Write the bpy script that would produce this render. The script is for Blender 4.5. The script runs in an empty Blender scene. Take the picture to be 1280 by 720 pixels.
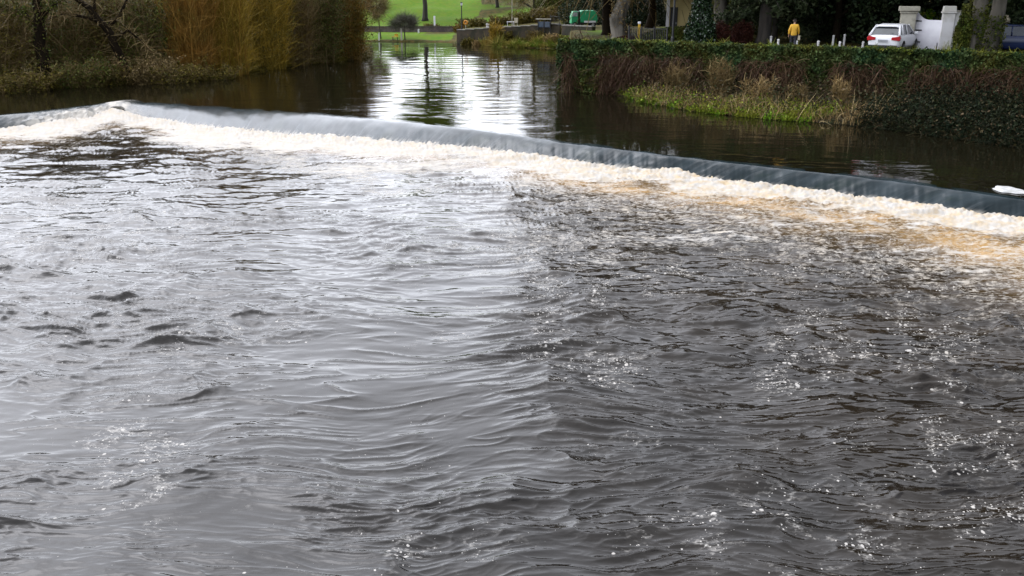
import bpy, math, random
import numpy as np
from mathutils import Vector, Matrix, Euler
R = math.radians
scene = bpy.context.scene
COL = scene.collection
rng = np.random.default_rng(7)
random.seed(7)

# ------------------------------------------------------------------ camera
FPX = 1100.0; HZ = -12.0; CAMZ = 6.2
PITCH = math.atan((360 - HZ) / FPX)
cam_d = bpy.data.cameras.new('camera'); cam = bpy.data.objects.new('camera', cam_d); COL.objects.link(cam)
cam_d.sensor_width = 36; cam_d.lens = 36 * FPX / 1280; cam_d.clip_end = 8000; cam_d.clip_start = 0.1
cam.location = (0, 0, CAMZ); cam.rotation_euler = (math.pi / 2 - PITCH, 0, 0)
scene.camera = cam
cp, sp = math.cos(PITCH), math.sin(PITCH)
def ray(px, py):
    a = (np.asarray(px, float) - 640) / FPX; b = (np.asarray(py, float) - 360) / FPX
    return a, cp - b * sp, -sp - b * cp
def gp(px, py, z=0.0):                      # point of the ground/water plane z seen at a survey direction
    dx, dy, dz = ray(px, py); t = (z - CAMZ) / dz
    return dx * t, dy * t
def at(px, Y, py=None):                     # x (and z) of a direction at distance Y
    if py is None: py = 45
    dx, dy, dz = ray(px, py); t = Y / dy
    return float(dx * t), float(CAMZ + dz * t)

# ------------------------------------------------------------------ numpy noise
class Noise:
    def __init__(s, seed):
        g = np.random.default_rng(seed); s.p = g.permutation(256); s.p = np.concatenate([s.p, s.p])
        a = g.uniform(0, 2 * math.pi, 256); s.gx = np.cos(a); s.gy = np.sin(a)
    def __call__(s, x, y):
        xi = np.floor(x).astype(np.int64); yi = np.floor(y).astype(np.int64)
        xf = x - xi; yf = y - yi; xi &= 255; yi &= 255
        u = xf * xf * xf * (xf * (xf * 6 - 15) + 10); v = yf * yf * yf * (yf * (yf * 6 - 15) + 10)
        def g(ix, iy, fx, fy):
            h = s.p[(s.p[ix & 255] + iy) & 255]; return s.gx[h] * fx + s.gy[h] * fy
        a = g(xi, yi, xf, yf); b = g(xi + 1, yi, xf - 1, yf); c = g(xi, yi + 1, xf, yf - 1); d = g(xi + 1, yi + 1, xf - 1, yf - 1)
        return 1.5 * ((a + (b - a) * u) + ((c + (d - c) * u) - (a + (b - a) * u)) * v)
def fbm(seed, x, y, o=3, g=0.5):
    r = 0; a = 1
    for k in range(o):
        r = r + a * Noise(seed + k)(x * 2 ** k + 17.3 * k, y * 2 ** k - 9.1 * k); a *= g
    return r
def sstep(a, b, x):
    t = np.clip((x - a) / (b - a), 0, 1); return t * t * (3 - 2 * t)

# ------------------------------------------------------------------ mesh helpers
def tag(o, label=None, cat=None, group=None, kind=None):
    if label: o['label'] = label
    if cat: o['category'] = cat
    if group: o['group'] = group
    if kind: o['kind'] = kind
    return o
def empty(name, loc, rz=0, label=None, cat=None, group=None):
    o = bpy.data.objects.new(name, None); COL.objects.link(o); o.location = loc; o.rotation_euler = (0, 0, rz)
    o.empty_display_size = 0.3
    return tag(o, label, cat, group)
def npmesh(name, V, F, mat, parent=None, smooth=False, attrs=None, loc=None):
    me = bpy.data.meshes.new(name); V = np.asarray(V, np.float32); F = np.asarray(F, np.int32); k = F.shape[1]
    me.vertices.add(len(V)); me.vertices.foreach_set('co', V.ravel())
    me.loops.add(F.size); me.loops.foreach_set('vertex_index', F.ravel())
    me.polygons.add(len(F)); me.polygons.foreach_set('loop_start', np.arange(0, F.size, k, dtype=np.int32))
    try: me.polygons.foreach_set('loop_total', np.full(len(F), k, np.int32))
    except Exception: pass
    me.update(calc_edges=True)
    if smooth: me.polygons.foreach_set('use_smooth', np.ones(len(F), bool))
    for n, a in (attrs or {}).items():
        at_ = me.attributes.new(n, 'FLOAT', 'POINT'); at_.data.foreach_set('value', np.asarray(a, np.float32).ravel())
    me.materials.append(mat)
    o = bpy.data.objects.new(name, me); COL.objects.link(o)
    if parent: o.parent = parent
    if loc is not None: o.location = loc
    return o
def gridfaces(nr, nc):
    i = np.arange(nr * nc).reshape(nr, nc)
    return np.stack([i[:-1, :-1], i[:-1, 1:], i[1:, 1:], i[1:, :-1]], -1).reshape(-1, 4)
class MB:
    def __init__(s): s.v = []; s.f = []
    def quad(s, *p):
        b = len(s.v); s.v += [tuple(q) for q in p]; s.f.append(tuple(range(b, b + len(p)))); return s
    def box(s, c, d, rz=0, taper=1.0):
        b = len(s.v); cz, sz = math.cos(rz), math.sin(rz)
        for k in (-1, 1):
            t = taper if k > 0 else 1
            for i, j in ((-1, -1), (1, -1), (1, 1), (-1, 1)):
                x, y = i * d[0] / 2 * t, j * d[1] / 2 * t
                s.v.append((c[0] + x * cz - y * sz, c[1] + x * sz + y * cz, c[2] + k * d[2] / 2))
        s.f += [(b + 3, b + 2, b + 1, b), (b + 4, b + 5, b + 6, b + 7)] + [(b + i, b + (i + 1) % 4, b + 4 + (i + 1) % 4, b + 4 + i) for i in range(4)]
        return s
    def tube(s, pts, rad, n=8, cap=True):
        pts = [Vector(p) for p in pts]; b = len(s.v); m = len(pts)
        if not hasattr(rad, '__len__'): rad = [rad] * m
        for i, p in enumerate(pts):
            d = (pts[min(i + 1, m - 1)] - pts[max(i - 1, 0)]).normalized()
            a = d.cross(Vector((0.13, 0.97, 0.21))).normalized(); c = d.cross(a)
            for k in range(n):
                t = 2 * math.pi * k / n; s.v.append(tuple(p + (a * math.cos(t) + c * math.sin(t)) * rad[i]))
        for i in range(m - 1):
            for k in range(n): s.f.append((b + i * n + k, b + i * n + (k + 1) % n, b + (i + 1) * n + (k + 1) % n, b + (i + 1) * n + k))
        if cap: s.f.append(tuple(b + k for k in range(n - 1, -1, -1))); s.f.append(tuple(b + (m - 1) * n + k for k in range(n)))
        return s
    def prism(s, poly, a, b_, axis='x'):     # poly in the other two coordinates
        n = len(poly); b = len(s.v)
        for w in (a, b_):
            for (u, v) in poly: s.v.append((w, u, v) if axis == 'x' else (u, w, v) if axis == 'y' else (u, v, w))
        s.f.append(tuple(range(b, b + n))); s.f.append(tuple(range(b + 2 * n - 1, b + n - 1, -1)))
        for i in range(n): s.f.append((b + i, b + n + i, b + n + (i + 1) % n, b + (i + 1) % n))
        return s
    def build(s, name, mat, parent=None, bevel=0, smooth=False, sub=0, loc=None):
        me = bpy.data.meshes.new(name); me.from_pydata(s.v, [], s.f); me.update(); me.materials.append(mat)
        import bmesh
        bm = bmesh.new(); bm.from_mesh(me); bmesh.ops.recalc_face_normals(bm, faces=bm.faces); bm.to_mesh(me); bm.free()
        if smooth: me.polygons.foreach_set('use_smooth', [True] * len(me.polygons))
        o = bpy.data.objects.new(name, me); COL.objects.link(o)
        if parent: o.parent = parent
        if loc is not None: o.location = loc
        if bevel: m = o.modifiers.new('bevel', 'BEVEL'); m.width = bevel; m.segments = 2; m.limit_method = 'ANGLE'
        if sub: m = o.modifiers.new('sub', 'SUBSURF'); m.levels = m.render_levels = sub
        return o

# ------------------------------------------------------------------ materials
def newmat(name):
    m = bpy.data.materials.new(name); m.use_nodes = True; nt = m.node_tree
    return m, nt, nt.nodes['Principled BSDF']
def N(nt, t, **kw):
    n = nt.nodes.new(t)
    for k, v in kw.items():
        if k in n.inputs.keys() if hasattr(n, 'inputs') else False: n.inputs[k].default_value = v
        else: setattr(n, k, v)
    return n
def math_(nt, op, a, b=None, clamp=False):
    n = nt.nodes.new('ShaderNodeMath'); n.operation = op; n.use_clamp = clamp
    for i, v in enumerate((a, b)):
        if v is None: continue
        if isinstance(v, (int, float)): n.inputs[i].default_value = v
        else: nt.links.new(v, n.inputs[i])
    return n.outputs[0]
def mixc(nt, f, a, b):
    n = nt.nodes.new('ShaderNodeMix'); n.data_type = 'RGBA'
    for s_, v in ((n.inputs[0], f), (n.inputs[6], a), (n.inputs[7], b)):
        if isinstance(v, (int, float)): s_.default_value = v
        elif isinstance(v, tuple): s_.default_value = (*v, 1) if len(v) == 3 else v
        else: nt.links.new(v, s_)
    return n.outputs[2]
def ramp(nt, v, a, b):
    n = nt.nodes.new('ShaderNodeMapRange'); n.clamp = True; n.interpolation_type = 'SMOOTHSTEP'
    for i, q in ((0, v), (1, a), (2, b)):
        if isinstance(q, (int, float)): n.inputs[i].default_value = q
        else: nt.links.new(q, n.inputs[i])
    return n.outputs[0]
def noise(nt, scale, detail=3, rough=0.55, vec=None, stretch=None, coord='Object'):
    if vec is None:
        tc = nt.nodes.new('ShaderNodeTexCoord'); vec = tc.outputs[coord]
    if stretch:
        mp = nt.nodes.new('ShaderNodeMapping'); mp.inputs['Scale'].default_value = stretch; nt.links.new(vec, mp.inputs[0]); vec = mp.outputs[0]
    n = nt.nodes.new('ShaderNodeTexNoise'); n.inputs['Scale'].default_value = scale; n.inputs['Detail'].default_value = detail; n.inputs['Roughness'].default_value = rough
    nt.links.new(vec, n.inputs['Vector']); return n.outputs['Fac']
def bump(nt, p, h, strength, dist):
    b = nt.nodes.new('ShaderNodeBump'); b.inputs['Strength'].default_value = strength; b.inputs['Distance'].default_value = dist
    nt.links.new(h, b.inputs['Height']); nt.links.new(b.outputs[0], p.inputs['Normal']); return b
def plain(name, c, rough=0.6, c2=None, sc=3.0, metal=0, bumpd=0, spec=0.5, stretch=None):
    m, nt, p = newmat(name)
    c2 = c2 or tuple(x * 0.7 for x in c)
    f = ramp(nt, noise(nt, sc, 4, stretch=stretch), 0.35, 0.65)
    nt.links.new(mixc(nt, f, c, c2), p.inputs['Base Color']); p.inputs['Roughness'].default_value = rough; p.inputs['Metallic'].default_value = metal
    p.inputs['Specular IOR Level'].default_value = spec
    if bumpd: bump(nt, p, noise(nt, sc * 6, 4), 0.7, bumpd)
    return m
def leafmat(name, c1, c2, c3, rough=0.55, clump=0.8):
    m, nt, p = newmat(name)
    g = nt.nodes.new('ShaderNodeNewGeometry'); rnd = g.outputs['Random Per Island']
    f = ramp(nt, noise(nt, clump, 3), 0.35, 0.65)
    a = mixc(nt, f, c1, c2); b = mixc(nt, ramp(nt, rnd, 0.55, 1.0), a, c3)
    hs = nt.nodes.new('ShaderNodeHueSaturation'); nt.links.new(b, hs.inputs['Color'])
    nt.links.new(math_(nt, 'ADD', math_(nt, 'MULTIPLY', math_(nt, 'FRACT', math_(nt, 'MULTIPLY', rnd, 7.3)), 0.7), 0.65), hs.inputs['Value'])
    nt.links.new(hs.outputs[0], p.inputs['Base Color']); p.inputs['Roughness'].default_value = rough
    p.inputs['Specular IOR Level'].default_value = 0.12 if rough > .3 else 0.5
    return m
M = dict(
    bark=plain('bark', (0.055, 0.045, 0.035), 0.9, (0.02, 0.017, 0.013), 2.5, bumpd=0.05, stretch=(1, 1, 0.2)),
    greybark=plain('grey_bark', (0.13, 0.115, 0.09), 0.9, (0.035, 0.03, 0.02), 2.2, bumpd=0.05, stretch=(1, 1, 0.25)),
    darkbark=plain('dark_bark', (0.014, 0.010, 0.006), 1.0, bumpd=0.03, spec=0.05),
    ivy=leafmat('ivy_leaves', (0.005, 0.011, 0.004), (0.010, 0.010, 0.003), (0.014, 0.022, 0.008), 0.8),
    ivyl=leafmat('moss_ivy', (0.12, 0.16, 0.015), (0.16, 0.16, 0.02), (0.26, 0.25, 0.05)),
    ever=leafmat('evergreen_leaves', (0.010, 0.020, 0.008), (0.018, 0.024, 0.008), (0.025, 0.04, 0.016)),
    conif=leafmat('conifer_needles', (0.018, 0.030, 0.012), (0.026, 0.034, 0.012), (0.045, 0.055, 0.025)),
    laurel=leafmat('laurel_leaves', (0.010, 0.024, 0.008), (0.014, 0.028, 0.01), (0.04, 0.075, 0.03), 0.18),
    olive=leafmat('olive_scrub', (0.095, 0.078, 0.010), (0.045, 0.042, 0.007), (0.17, 0.13, 0.022)),
    dkgreen=leafmat('dark_green_scrub', (0.04, 0.06, 0.008), (0.06, 0.055, 0.010), (0.11, 0.12, 0.02)),
    osier=leafmat('osier_twigs', (0.25, 0.12, 0.022), (0.16, 0.095, 0.016), (0.36, 0.21, 0.05)),
    ochre=leafmat('ochre_twigs', (0.30, 0.19, 0.020), (0.17, 0.12, 0.014), (0.44, 0.30, 0.055)),
    brown=leafmat('brown_twigs', (0.15, 0.10, 0.04), (0.10, 0.07, 0.025), (0.27, 0.20, 0.09)),
    greytw=leafmat('grey_twigs', (0.09, 0.085, 0.06), (0.07, 0.07, 0.045), (0.14, 0.13, 0.10)),
    redtw=leafmat('red_shrub', (0.045, 0.012, 0.008), (0.03, 0.010, 0.006), (0.07, 0.025, 0.015)),
    straw=leafmat('dead_reeds', (0.30, 0.20, 0.08), (0.20, 0.13, 0.05), (0.42, 0.32, 0.16)),
    grassb=leafmat('bank_grass', (0.09, 0.21, 0.006), (0.18, 0.19, 0.015), (0.28, 0.30, 0.04)),
    stone=plain('quay_stone', (0.065, 0.048, 0.030), 0.9, (0.022, 0.022, 0.010), 0.9, bumpd=0.05),
    palestone=plain('pale_stone', (0.50, 0.47, 0.38), 0.8, (0.30, 0.28, 0.22), 1.6, bumpd=0.01),
    white=plain('white_paint', (0.78, 0.77, 0.80), 0.5, (0.68, 0.66, 0.70), 1.2),
    whitewall=plain('white_render', (0.74, 0.73, 0.72), 0.8, (0.50, 0.48, 0.42), 1.0, bumpd=0.005),
    black=plain('black_iron', (0.012, 0.012, 0.013), 0.5),
    carwhite=plain('white_car_paint', (0.80, 0.80, 0.82), 0.15, (0.78, 0.78, 0.80), 1),
    carblue=plain('navy_car_paint', (0.012, 0.022, 0.07), 0.15, (0.011, 0.02, 0.062), 1),
    carred=plain('silver_car_paint', (0.35, 0.36, 0.38), 0.2, (0.33, 0.34, 0.36), 1, metal=0.5),
    glass=plain('dark_glass', (0.03, 0.04, 0.045), 0.06, (0.012, 0.015, 0.018), 1, spec=0.8),
    tail=plain('red_lamp', (0.45, 0.008, 0.015), 0.2, (0.35, 0.006, 0.012), 1),
    plate=plain('number_plate', (0.35, 0.36, 0.38), 0.4),
    tyre=plain('tyre_rubber', (0.012, 0.012, 0.012), 0.8),
    rim=plain('alloy', (0.45, 0.45, 0.47), 0.3, metal=0.8),
    alloyd=plain('dark_alloy', (0.16, 0.16, 0.17), 0.4, metal=0.6),
    cream=plain('cream_render', (0.58, 0.47, 0.22), 0.85, (0.50, 0.40, 0.18), 0.8),
    roof=plain('roof_slate', (0.11, 0.085, 0.09), 0.6, (0.08, 0.06, 0.065), 3),
    green=plain('green_panel', (0.015, 0.32, 0.13), 0.35, (0.012, 0.25, 0.10), 1),
    yellow=plain('yellow_paint', (0.70, 0.42, 0.02), 0.5),
    orange=plain('orange_paint', (0.75, 0.30, 0.02), 0.5),
    jacket=plain('yellow_jacket', (0.72, 0.40, 0.03), 0.7, (0.60, 0.33, 0.025), 5, bumpd=0.01),
    denim=plain('dark_trousers', (0.03, 0.03, 0.04), 0.9),
    skin=plain('skin', (0.50, 0.30, 0.21), 0.6),
    hair=plain('dark_hair', (0.025, 0.018, 0.014), 0.8),
    cream2=plain('cream_bag', (0.62, 0.55, 0.40), 0.7),
    bluep=plain('dark_blue_panel', (0.02, 0.04, 0.07), 0.4, (0.08, 0.10, 0.13), 1.0),
    asphalt=plain('asphalt', (0.07, 0.068, 0.07), 0.85, (0.05, 0.05, 0.05), 2, bumpd=0.01),
    rock=plain('wet_rock', (0.03, 0.028, 0.02), 0.35, (0.06, 0.05, 0.03), 3, bumpd=0.03),
)
# ------------------------------------------------------------------ land
ZT = 2.9; ZW = 3.2; ZL = -0.65
def L(pts, z=0.0): return [tuple(float(c) for c in gp(a, b, z)) for a, b in pts]
WALL = L([(710, 50), (780, 51.5), (860, 54), (960, 57), (1080, 60.5), (1160, 63.2), (1280, 68)], ZW) + [(30.5, 38), (36, 29), (39, 15), (41, -10), (41, -60)]
YS = 1.085
BACK = [(3.9, 65), (4.7, 81)]
FARSH = L([(704, 61.5), (660, 60), (620, 58), (590, 55.5), (568, 53.5), (540, 52.6), (455, 52), (380, 51.5), (250, 51)])
LEFTB = L([(330, 57), (440, 59), (456, 63), (457, 72), (420, 77), (380, 80), (340, 85), (300, 91), (260, 96), (210, 101), (120, 106), (0, 113), (-150, 123), (-330, 138)]) + [(-46, 30), (-44, 10), (-44, -60)]
RIVER = np.array(WALL[::-1] + BACK + FARSH + LEFTB)
QY = (111.5, 109, 106.3); qa, _ = at(572, QY[0]); qb, _ = at(640, QY[1]); qc, _ = at(700, QY[2])
QUAY = [(qa, QY[0]), (qb, QY[1]), (qc, QY[2])]
HIGH = np.array(WALL[::-1] + BACK + [(6.4, 97.5)] + QUAY[::-1] + [(qa - 0.5, 121), (qa + 10, 146), (300, 150), (300, -60)])
def sdist(P, poly):
    x, y = P[:, 0], P[:, 1]; ins = np.zeros(len(P), bool); d2 = np.full(len(P), 1e12)
    n = len(poly)
    for i in range(n):
        ax, ay = poly[i]; bx, by = poly[(i + 1) % n]
        c = ((ay > y) != (by > y)); with_ = (bx - ax) * (y - ay) / ((by - ay) if by != ay else 1e-9) + ax
        ins ^= c & (x < with_)
        ex, ey = bx - ax, by - ay; t = np.clip(((x - ax) * ex + (y - ay) * ey) / (ex * ex + ey * ey + 1e-9), 0, 1)
        d2 = np.minimum(d2, (x - ax - t * ex) ** 2 + (y - ay - t * ey) ** 2)
    d = np.sqrt(d2); return np.where(ins, -d, d)      # negative inside
def height(x, y):
    x = np.atleast_1d(np.asarray(x, float)); y = np.atleast_1d(np.asarray(y, float)); P = np.stack([x, y], 1)
    dr = sdist(P, RIVER); dh = -sdist(P, HIGH)
    bed = -0.25 - 1.6 * sstep(0, 5, -dr)
    n = fbm(50, x / 9, y / 9, 3)
    low = 0.12 + 0.5 * sstep(0, 6, dr) + 0.6 * sstep(5, 25, dr) * (x < 0) * (y < 106) + 0.06 * n
    hill = 10.5 * sstep(129.5, 225, y + 0.10 * x + 3 * fbm(60, x / 40, y / 40, 2)) + 0.4 * n * sstep(130, 160, y)
    lefth = 8 * sstep(25, 90, dr) * (x < -20) * sstep(110, 80, y)
    low = low + hill + lefth
    hz = ZT - 0.35 * sstep(87, 106, y) - 1.1 * sstep(7, -6.5, x) * sstep(92, 104, y)
    right = 6 * sstep(72, 130, y) * sstep(14, 40, x) + 5 * sstep(60, 130, x)
    hz = hz + right + hill * 1.0
    out = low + (np.maximum(hz, low) - low) * sstep(0.05, 0.5, dh)
    k = sstep(-0.3, 0.25, dr)
    return bed * (1 - k) + out * k
def gz(x, y): return float(height(x, y)[0])
def axis(segs):
    a = []
    for lo, hi, st in segs: a += list(np.arange(lo, hi, st))
    return np.array(a + [segs[-1][1]])
ax_ = axis([(-3000, -400, 400), (-400, -100, 25), (-100, -40, 3), (-40, 48, 0.55), (48, 120, 4), (120, 400, 30), (400, 3000, 400)])
ay_ = axis([(-800, -60, 120), (-60, 20, 4), (20, 129, 0.55), (129, 230, 2.2), (230, 500, 30), (500, 4500, 500)])
GX, GY = np.meshgrid(ax_, ay_); zz = height(GX.ravel(), GY.ravel())
m, nt, p = newmat('ground_turf')
n1 = noise(nt, 0.12, 4); n2 = noise(nt, 1.6, 5)
grass = mixc(nt, ramp(nt, n2, 0.3, 0.7), (0.055, 0.14, 0.002), (0.10, 0.155, 0.004))
rough_ = mixc(nt, ramp(nt, n2, 0.4, 0.6), (0.085, 0.062, 0.018), (0.035, 0.04, 0.008))
at1 = nt.nodes.new('ShaderNodeAttribute'); at1.attribute_name = 'rough'
grass = mixc(nt, math_(nt, 'MULTIPLY', ramp(nt, noise(nt, 0.35, 5, 0.65), 0.45, 0.75), 0.7), grass, (0.09, 0.11, 0.012))
sel = ramp(nt, math_(nt, 'ADD', at1.outputs['Fac'], math_(nt, 'MULTIPLY', math_(nt, 'SUBTRACT', n1, 0.5), 2.2)), 0.4, 0.75)
nt.links.new(mixc(nt, sel, grass, rough_), p.inputs['Base Color']); p.inputs['Roughness'].default_value = 0.95; p.inputs['Specular IOR Level'].default_value = 0.1
bump(nt, p, noise(nt, 6, 4), 0.8, 0.08)
gx, gy = GX.ravel(), GY.ravel()
dR = sdist(np.stack([gx, gy], 1), RIVER)
rgh = np.where(dR < 1.2, 1.0, 0.0)
rgh = np.maximum(rgh, np.where((gx > -8) & (gy < 132) & (gy > 50), 0.85, 0))
rgh = np.maximum(rgh, np.where((gx < -14) & (gy < 100), 1.0, 0))
rgh = np.maximum(rgh, 0.85 * np.exp(-(((gy - 0.9 * gx - 142) / 14) ** 2)) * (gx > -12))
rgh = np.maximum(rgh, np.where((gx > -9 + 0.02 * gy) & (gy < 175) & (gy > 60), 0.72, 0))
rgh = np.maximum(rgh, np.where((gx > 9) & (gy < 200), 0.95, 0))
# trodden path across the hill
npmesh('ground', np.stack([gx, gy, zz], 1), gridfaces(len(ay_), len(ax_)), m, smooth=True, attrs={'rough': rgh})['kind'] = 'structure'
bpy.data.objects['ground']['label'] = 'green grassy hill, banks and river bed'

# road on the terrace
def strip(name, line, off0, off1, z, mat, label=None):
    V = []; P = np.array(line)
    T = np.gradient(P, axis=0); T /= np.linalg.norm(T, axis=1)[:, None]; Nn = np.stack([-T[:, 1], T[:, 0]], 1)
    for o_ in (off0, off1): V.append(np.concatenate([P + Nn * o_, np.full((len(P), 1), z)], 1))
    n = len(P); V = np.concatenate(V); F = [(i, i + 1, n + i + 1, n + i) for i in range(n - 1)]
    o = npmesh(name, V, F, mat); o['kind'] = 'structure'
    if label: o['label'] = label
    return o
WL = [tuple(w) for w in WALL[1:9]]
strip('road', WL, 2.0, 6.5, ZT + 0.03, M['asphalt'], 'grey asphalt lane behind the ivy wall')

# ------------------------------------------------------------------ water
CRx = np.array([-700, -200, 0, 60, 110, 138, 150, 200, 280, 400, 500, 600, 660, 750, 850, 950, 1060, 1150, 1280, 1500, 2000])
CRy = np.array([215, 163, 144, 138, 132, 128.5, 128, 129, 135, 143, 151, 163, 171, 183, 196, 208, 219, 230, 250, 290, 400])
FTy = np.array([237, 183, 164, 159, 153, 147, 147, 154, 165, 174, 181, 189, 198, 210, 221, 235, 249, 261, 279, 319, 420])
def sm(xs, ys, x):
    k = np.linspace(-14, 14, 9); w = np.exp(-(k / 8) ** 2); w /= w.sum()
    return sum(wi * np.interp(x + ki, xs, ys) for wi, ki in zip(w, k))
def crest(px): return sm(CRx, CRy, px)
def foot(px): return sm(CRx, FTy, px)

def watermat(name, body, rough, kind):
    m, nt, p = newmat(name)
    p.inputs['IOR'].default_value = 1.333; p.inputs['Specular IOR Level'].default_value = 0.5
    geo = nt.nodes.new('ShaderNodeNewGeometry'); pos = geo.outputs['Position']
    def att(n):
        a = nt.nodes.new('ShaderNodeAttribute'); a.attribute_name = n; return a.outputs['Fac']
    if kind == 'upper':
        p.inputs['Base Color'].default_value = (*body, 1); p.inputs['Roughness'].default_value = rough
        return m, nt, p
    if kind == 'lower':
        foam, tan, dens = att('foam'), att('tan'), att('dens')
        nz = noise(nt, 2.2, 6, 0.62, pos, (1, 1, 1)); nf = noise(nt, 9, 5, 0.65, pos, (0.7, 1.2, 1)); ns = noise(nt, 3.0, 6, 0.6, pos, (0.5, 1.5, 1))
        wc = mixc(nt, ramp(nt, noise(nt, 0.5, 4, 0.6, pos), 0.35, 0.7), body, tuple(c * 1.35 for c in body))
        wc = mixc(nt, math_(nt, 'MULTIPLY', tan, math_(nt, 'ADD', 0.35, math_(nt, 'MULTIPLY', ramp(nt, noise(nt, 0.9, 3, 0.5, pos, (0.6, 1.3, 1)), 0.35, 0.65), 0.6))), wc, (0.38, 0.235, 0.095))
        # solid foam with torn edge
        f1 = ramp(nt, math_(nt, 'ADD', foam, math_(nt, 'MULTIPLY', math_(nt, 'SUBTRACT', ns, 0.5), 2.0)), 0.42, 0.78)
        lace = math_(nt, 'SUBTRACT', 1.0, math_(nt, 'MULTIPLY', math_(nt, 'ABSOLUTE', math_(nt, 'SUBTRACT', noise(nt, 3.6, 5, 0.6, pos, (0.6, 1.3, 1)), 0.5)), 9.0), clamp=True)
        f2 = math_(nt, 'MULTIPLY', math_(nt, 'MULTIPLY', lace, ramp(nt, nf, 0.40, 0.62)), ramp(nt, math_(nt, 'ADD', foam, math_(nt, 'MULTIPLY', math_(nt, 'SUBTRACT', nz, 0.5), 0.9)), 0.12, 0.42))
        # floating flecks
        def flecks(sc, lo, hi, k):
            v = nt.nodes.new('ShaderNodeTexVoronoi'); v.inputs['Scale'].default_value = sc; v.inputs['Randomness'].default_value = 1.0
            wv = nt.nodes.new('ShaderNodeVectorMath'); wv.operation = 'ADD'; nn = nt.nodes.new('ShaderNodeTexNoise'); nn.inputs['Scale'].default_value = sc * 1.2
            nt.links.new(pos, nn.inputs['Vector']); sc2 = nt.nodes.new('ShaderNodeVectorMath'); sc2.operation = 'SCALE'; sc2.inputs['Scale'].default_value = 0.6 / sc
            nt.links.new(nn.outputs['Color'], sc2.inputs[0]); nt.links.new(pos, wv.inputs[0]); nt.links.new(sc2.outputs[0], wv.inputs[1]); nt.links.new(wv.outputs[0], v.inputs['Vector'])
            sx = nt.nodes.new('ShaderNodeSeparateColor'); nt.links.new(v.outputs['Color'], sx.inputs[0])
            rad = math_(nt, 'MULTIPLY', math_(nt, 'SUBTRACT', math_(nt, 'MULTIPLY', dens, k), sx.outputs[0]), 0.9, clamp=True)
            rad = math_(nt, 'MULTIPLY', math_(nt, 'POWER', rad, 0.5), math_(nt, 'ADD', math_(nt, 'MULTIPLY', sx.outputs[1], 0.38), 0.12))
            return ramp(nt, math_(nt, 'SUBTRACT', rad, v.outputs['Distance']), lo, hi)
        fl = math_(nt, 'MAXIMUM', math_(nt, 'MAXIMUM', flecks(9.0, 0.0, 0.05, 0.8), flecks(22.0, 0.0, 0.08, 1.0)), flecks(5.5, 0.0, 0.05, 0.5))
        l3 = math_(nt, 'SUBTRACT', 1.0, math_(nt, 'MULTIPLY', math_(nt, 'ABSOLUTE', math_(nt, 'SUBTRACT', noise(nt, 5.5, 4, 0.6, pos, (0.5, 1.2, 1)), 0.5)), 16.0), clamp=True)
        fl = math_(nt, 'MAXIMUM', fl, math_(nt, 'MULTIPLY', math_(nt, 'MULTIPLY', l3, ramp(nt, nf, 0.45, 0.65)), math_(nt, 'MULTIPLY', ramp(nt, dens, 0.25, 0.9), 0.8)))
        ff = math_(nt, 'MAXIMUM', math_(nt, 'MAXIMUM', f1, math_(nt, 'MULTIPLY', f2, 1.0)), math_(nt, 'MULTIPLY', fl, 0.9), clamp=True)
        fcol = mixc(nt, math_(nt, 'MULTIPLY', att('cream'), ramp(nt, nz, 0.35, 0.7)), (0.44, 0.42, 0.385), (0.44, 0.335, 0.20))
        nt.links.new(mixc(nt, ff, wc, fcol), p.inputs['Base Color'])
        nt.links.new(math_(nt, 'ADD', math_(nt, 'MULTIPLY', ff, 0.85), rough), p.inputs['Roughness'])
        hn = math_(nt, 'ADD', math_(nt, 'MULTIPLY', noise(nt, 7, 4, 0.6, pos, (0.6, 1.3, 1)), 1.0), math_(nt, 'MULTIPLY', ff, 0.6))
        b = bump(nt, p, hn, 0.5, 0.03)
        nt.links.new(math_(nt, 'ADD', math_(nt, 'MULTIPLY', att('chop'), 0.35), 0.03), b.inputs['Strength'])
        return m, nt, p
    if kind == 'face':
        s_, t_ = att('s'), att('t'); cx = nt.nodes.new('ShaderNodeCombineXYZ'); nt.links.new(math_(nt, 'ADD', s_, math_(nt, 'MULTIPLY', t_, 1.4)), cx.inputs[0]); nt.links.new(t_, cx.inputs[1])
        st = noise(nt, 1.0, 5, 0.6, cx.outputs[0], (0.8, 0.45, 1)); st2 = noise(nt, 1.0, 4, 0.6, cx.outputs[0], (5, 0.9, 1)); br = noise(nt, 0.7, 4, 0.6, cx.outputs[0])
        c = mixc(nt, ramp(nt, st, 0.36, 0.7), body, (0.022, 0.034, 0.040))
        c = mixc(nt, math_(nt, 'MULTIPLY', ramp(nt, br, 0.5, 0.68), ramp(nt, t_, 0.1, 0.6)), c, (0.008, 0.018, 0.017))
        c = mixc(nt, ramp(nt, t_, -0.9, 0.12), (0.007, 0.006, 0.003), c)
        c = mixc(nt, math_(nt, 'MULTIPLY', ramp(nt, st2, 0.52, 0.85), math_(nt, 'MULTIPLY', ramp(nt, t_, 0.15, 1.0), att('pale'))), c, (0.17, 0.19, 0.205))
        ed = math_(nt, 'MULTIPLY', ramp(nt, t_, 0.72, 1.0), ramp(nt, math_(nt, 'ADD', st2, math_(nt, 'MULTIPLY', t_, 0.25)), 0.62, 0.85))
        ff = math_(nt, 'MAXIMUM', ed, att('foam'), clamp=True)
        p.inputs['Specular IOR Level'].default_value = 0.32
        c = mixc(nt, ff, c, (0.46, 0.43, 0.38))
        nt.links.new(c, p.inputs['Base Color']); nt.links.new(math_(nt, 'ADD', math_(nt, 'MULTIPLY', ff, 0.5), rough), p.inputs['Roughness'])
        hn = math_(nt, 'ADD', st, math_(nt, 'MULTIPLY', st2, 0.35)); bump(nt, p, hn, 0.35, 0.04)
        return m, nt, p

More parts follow.
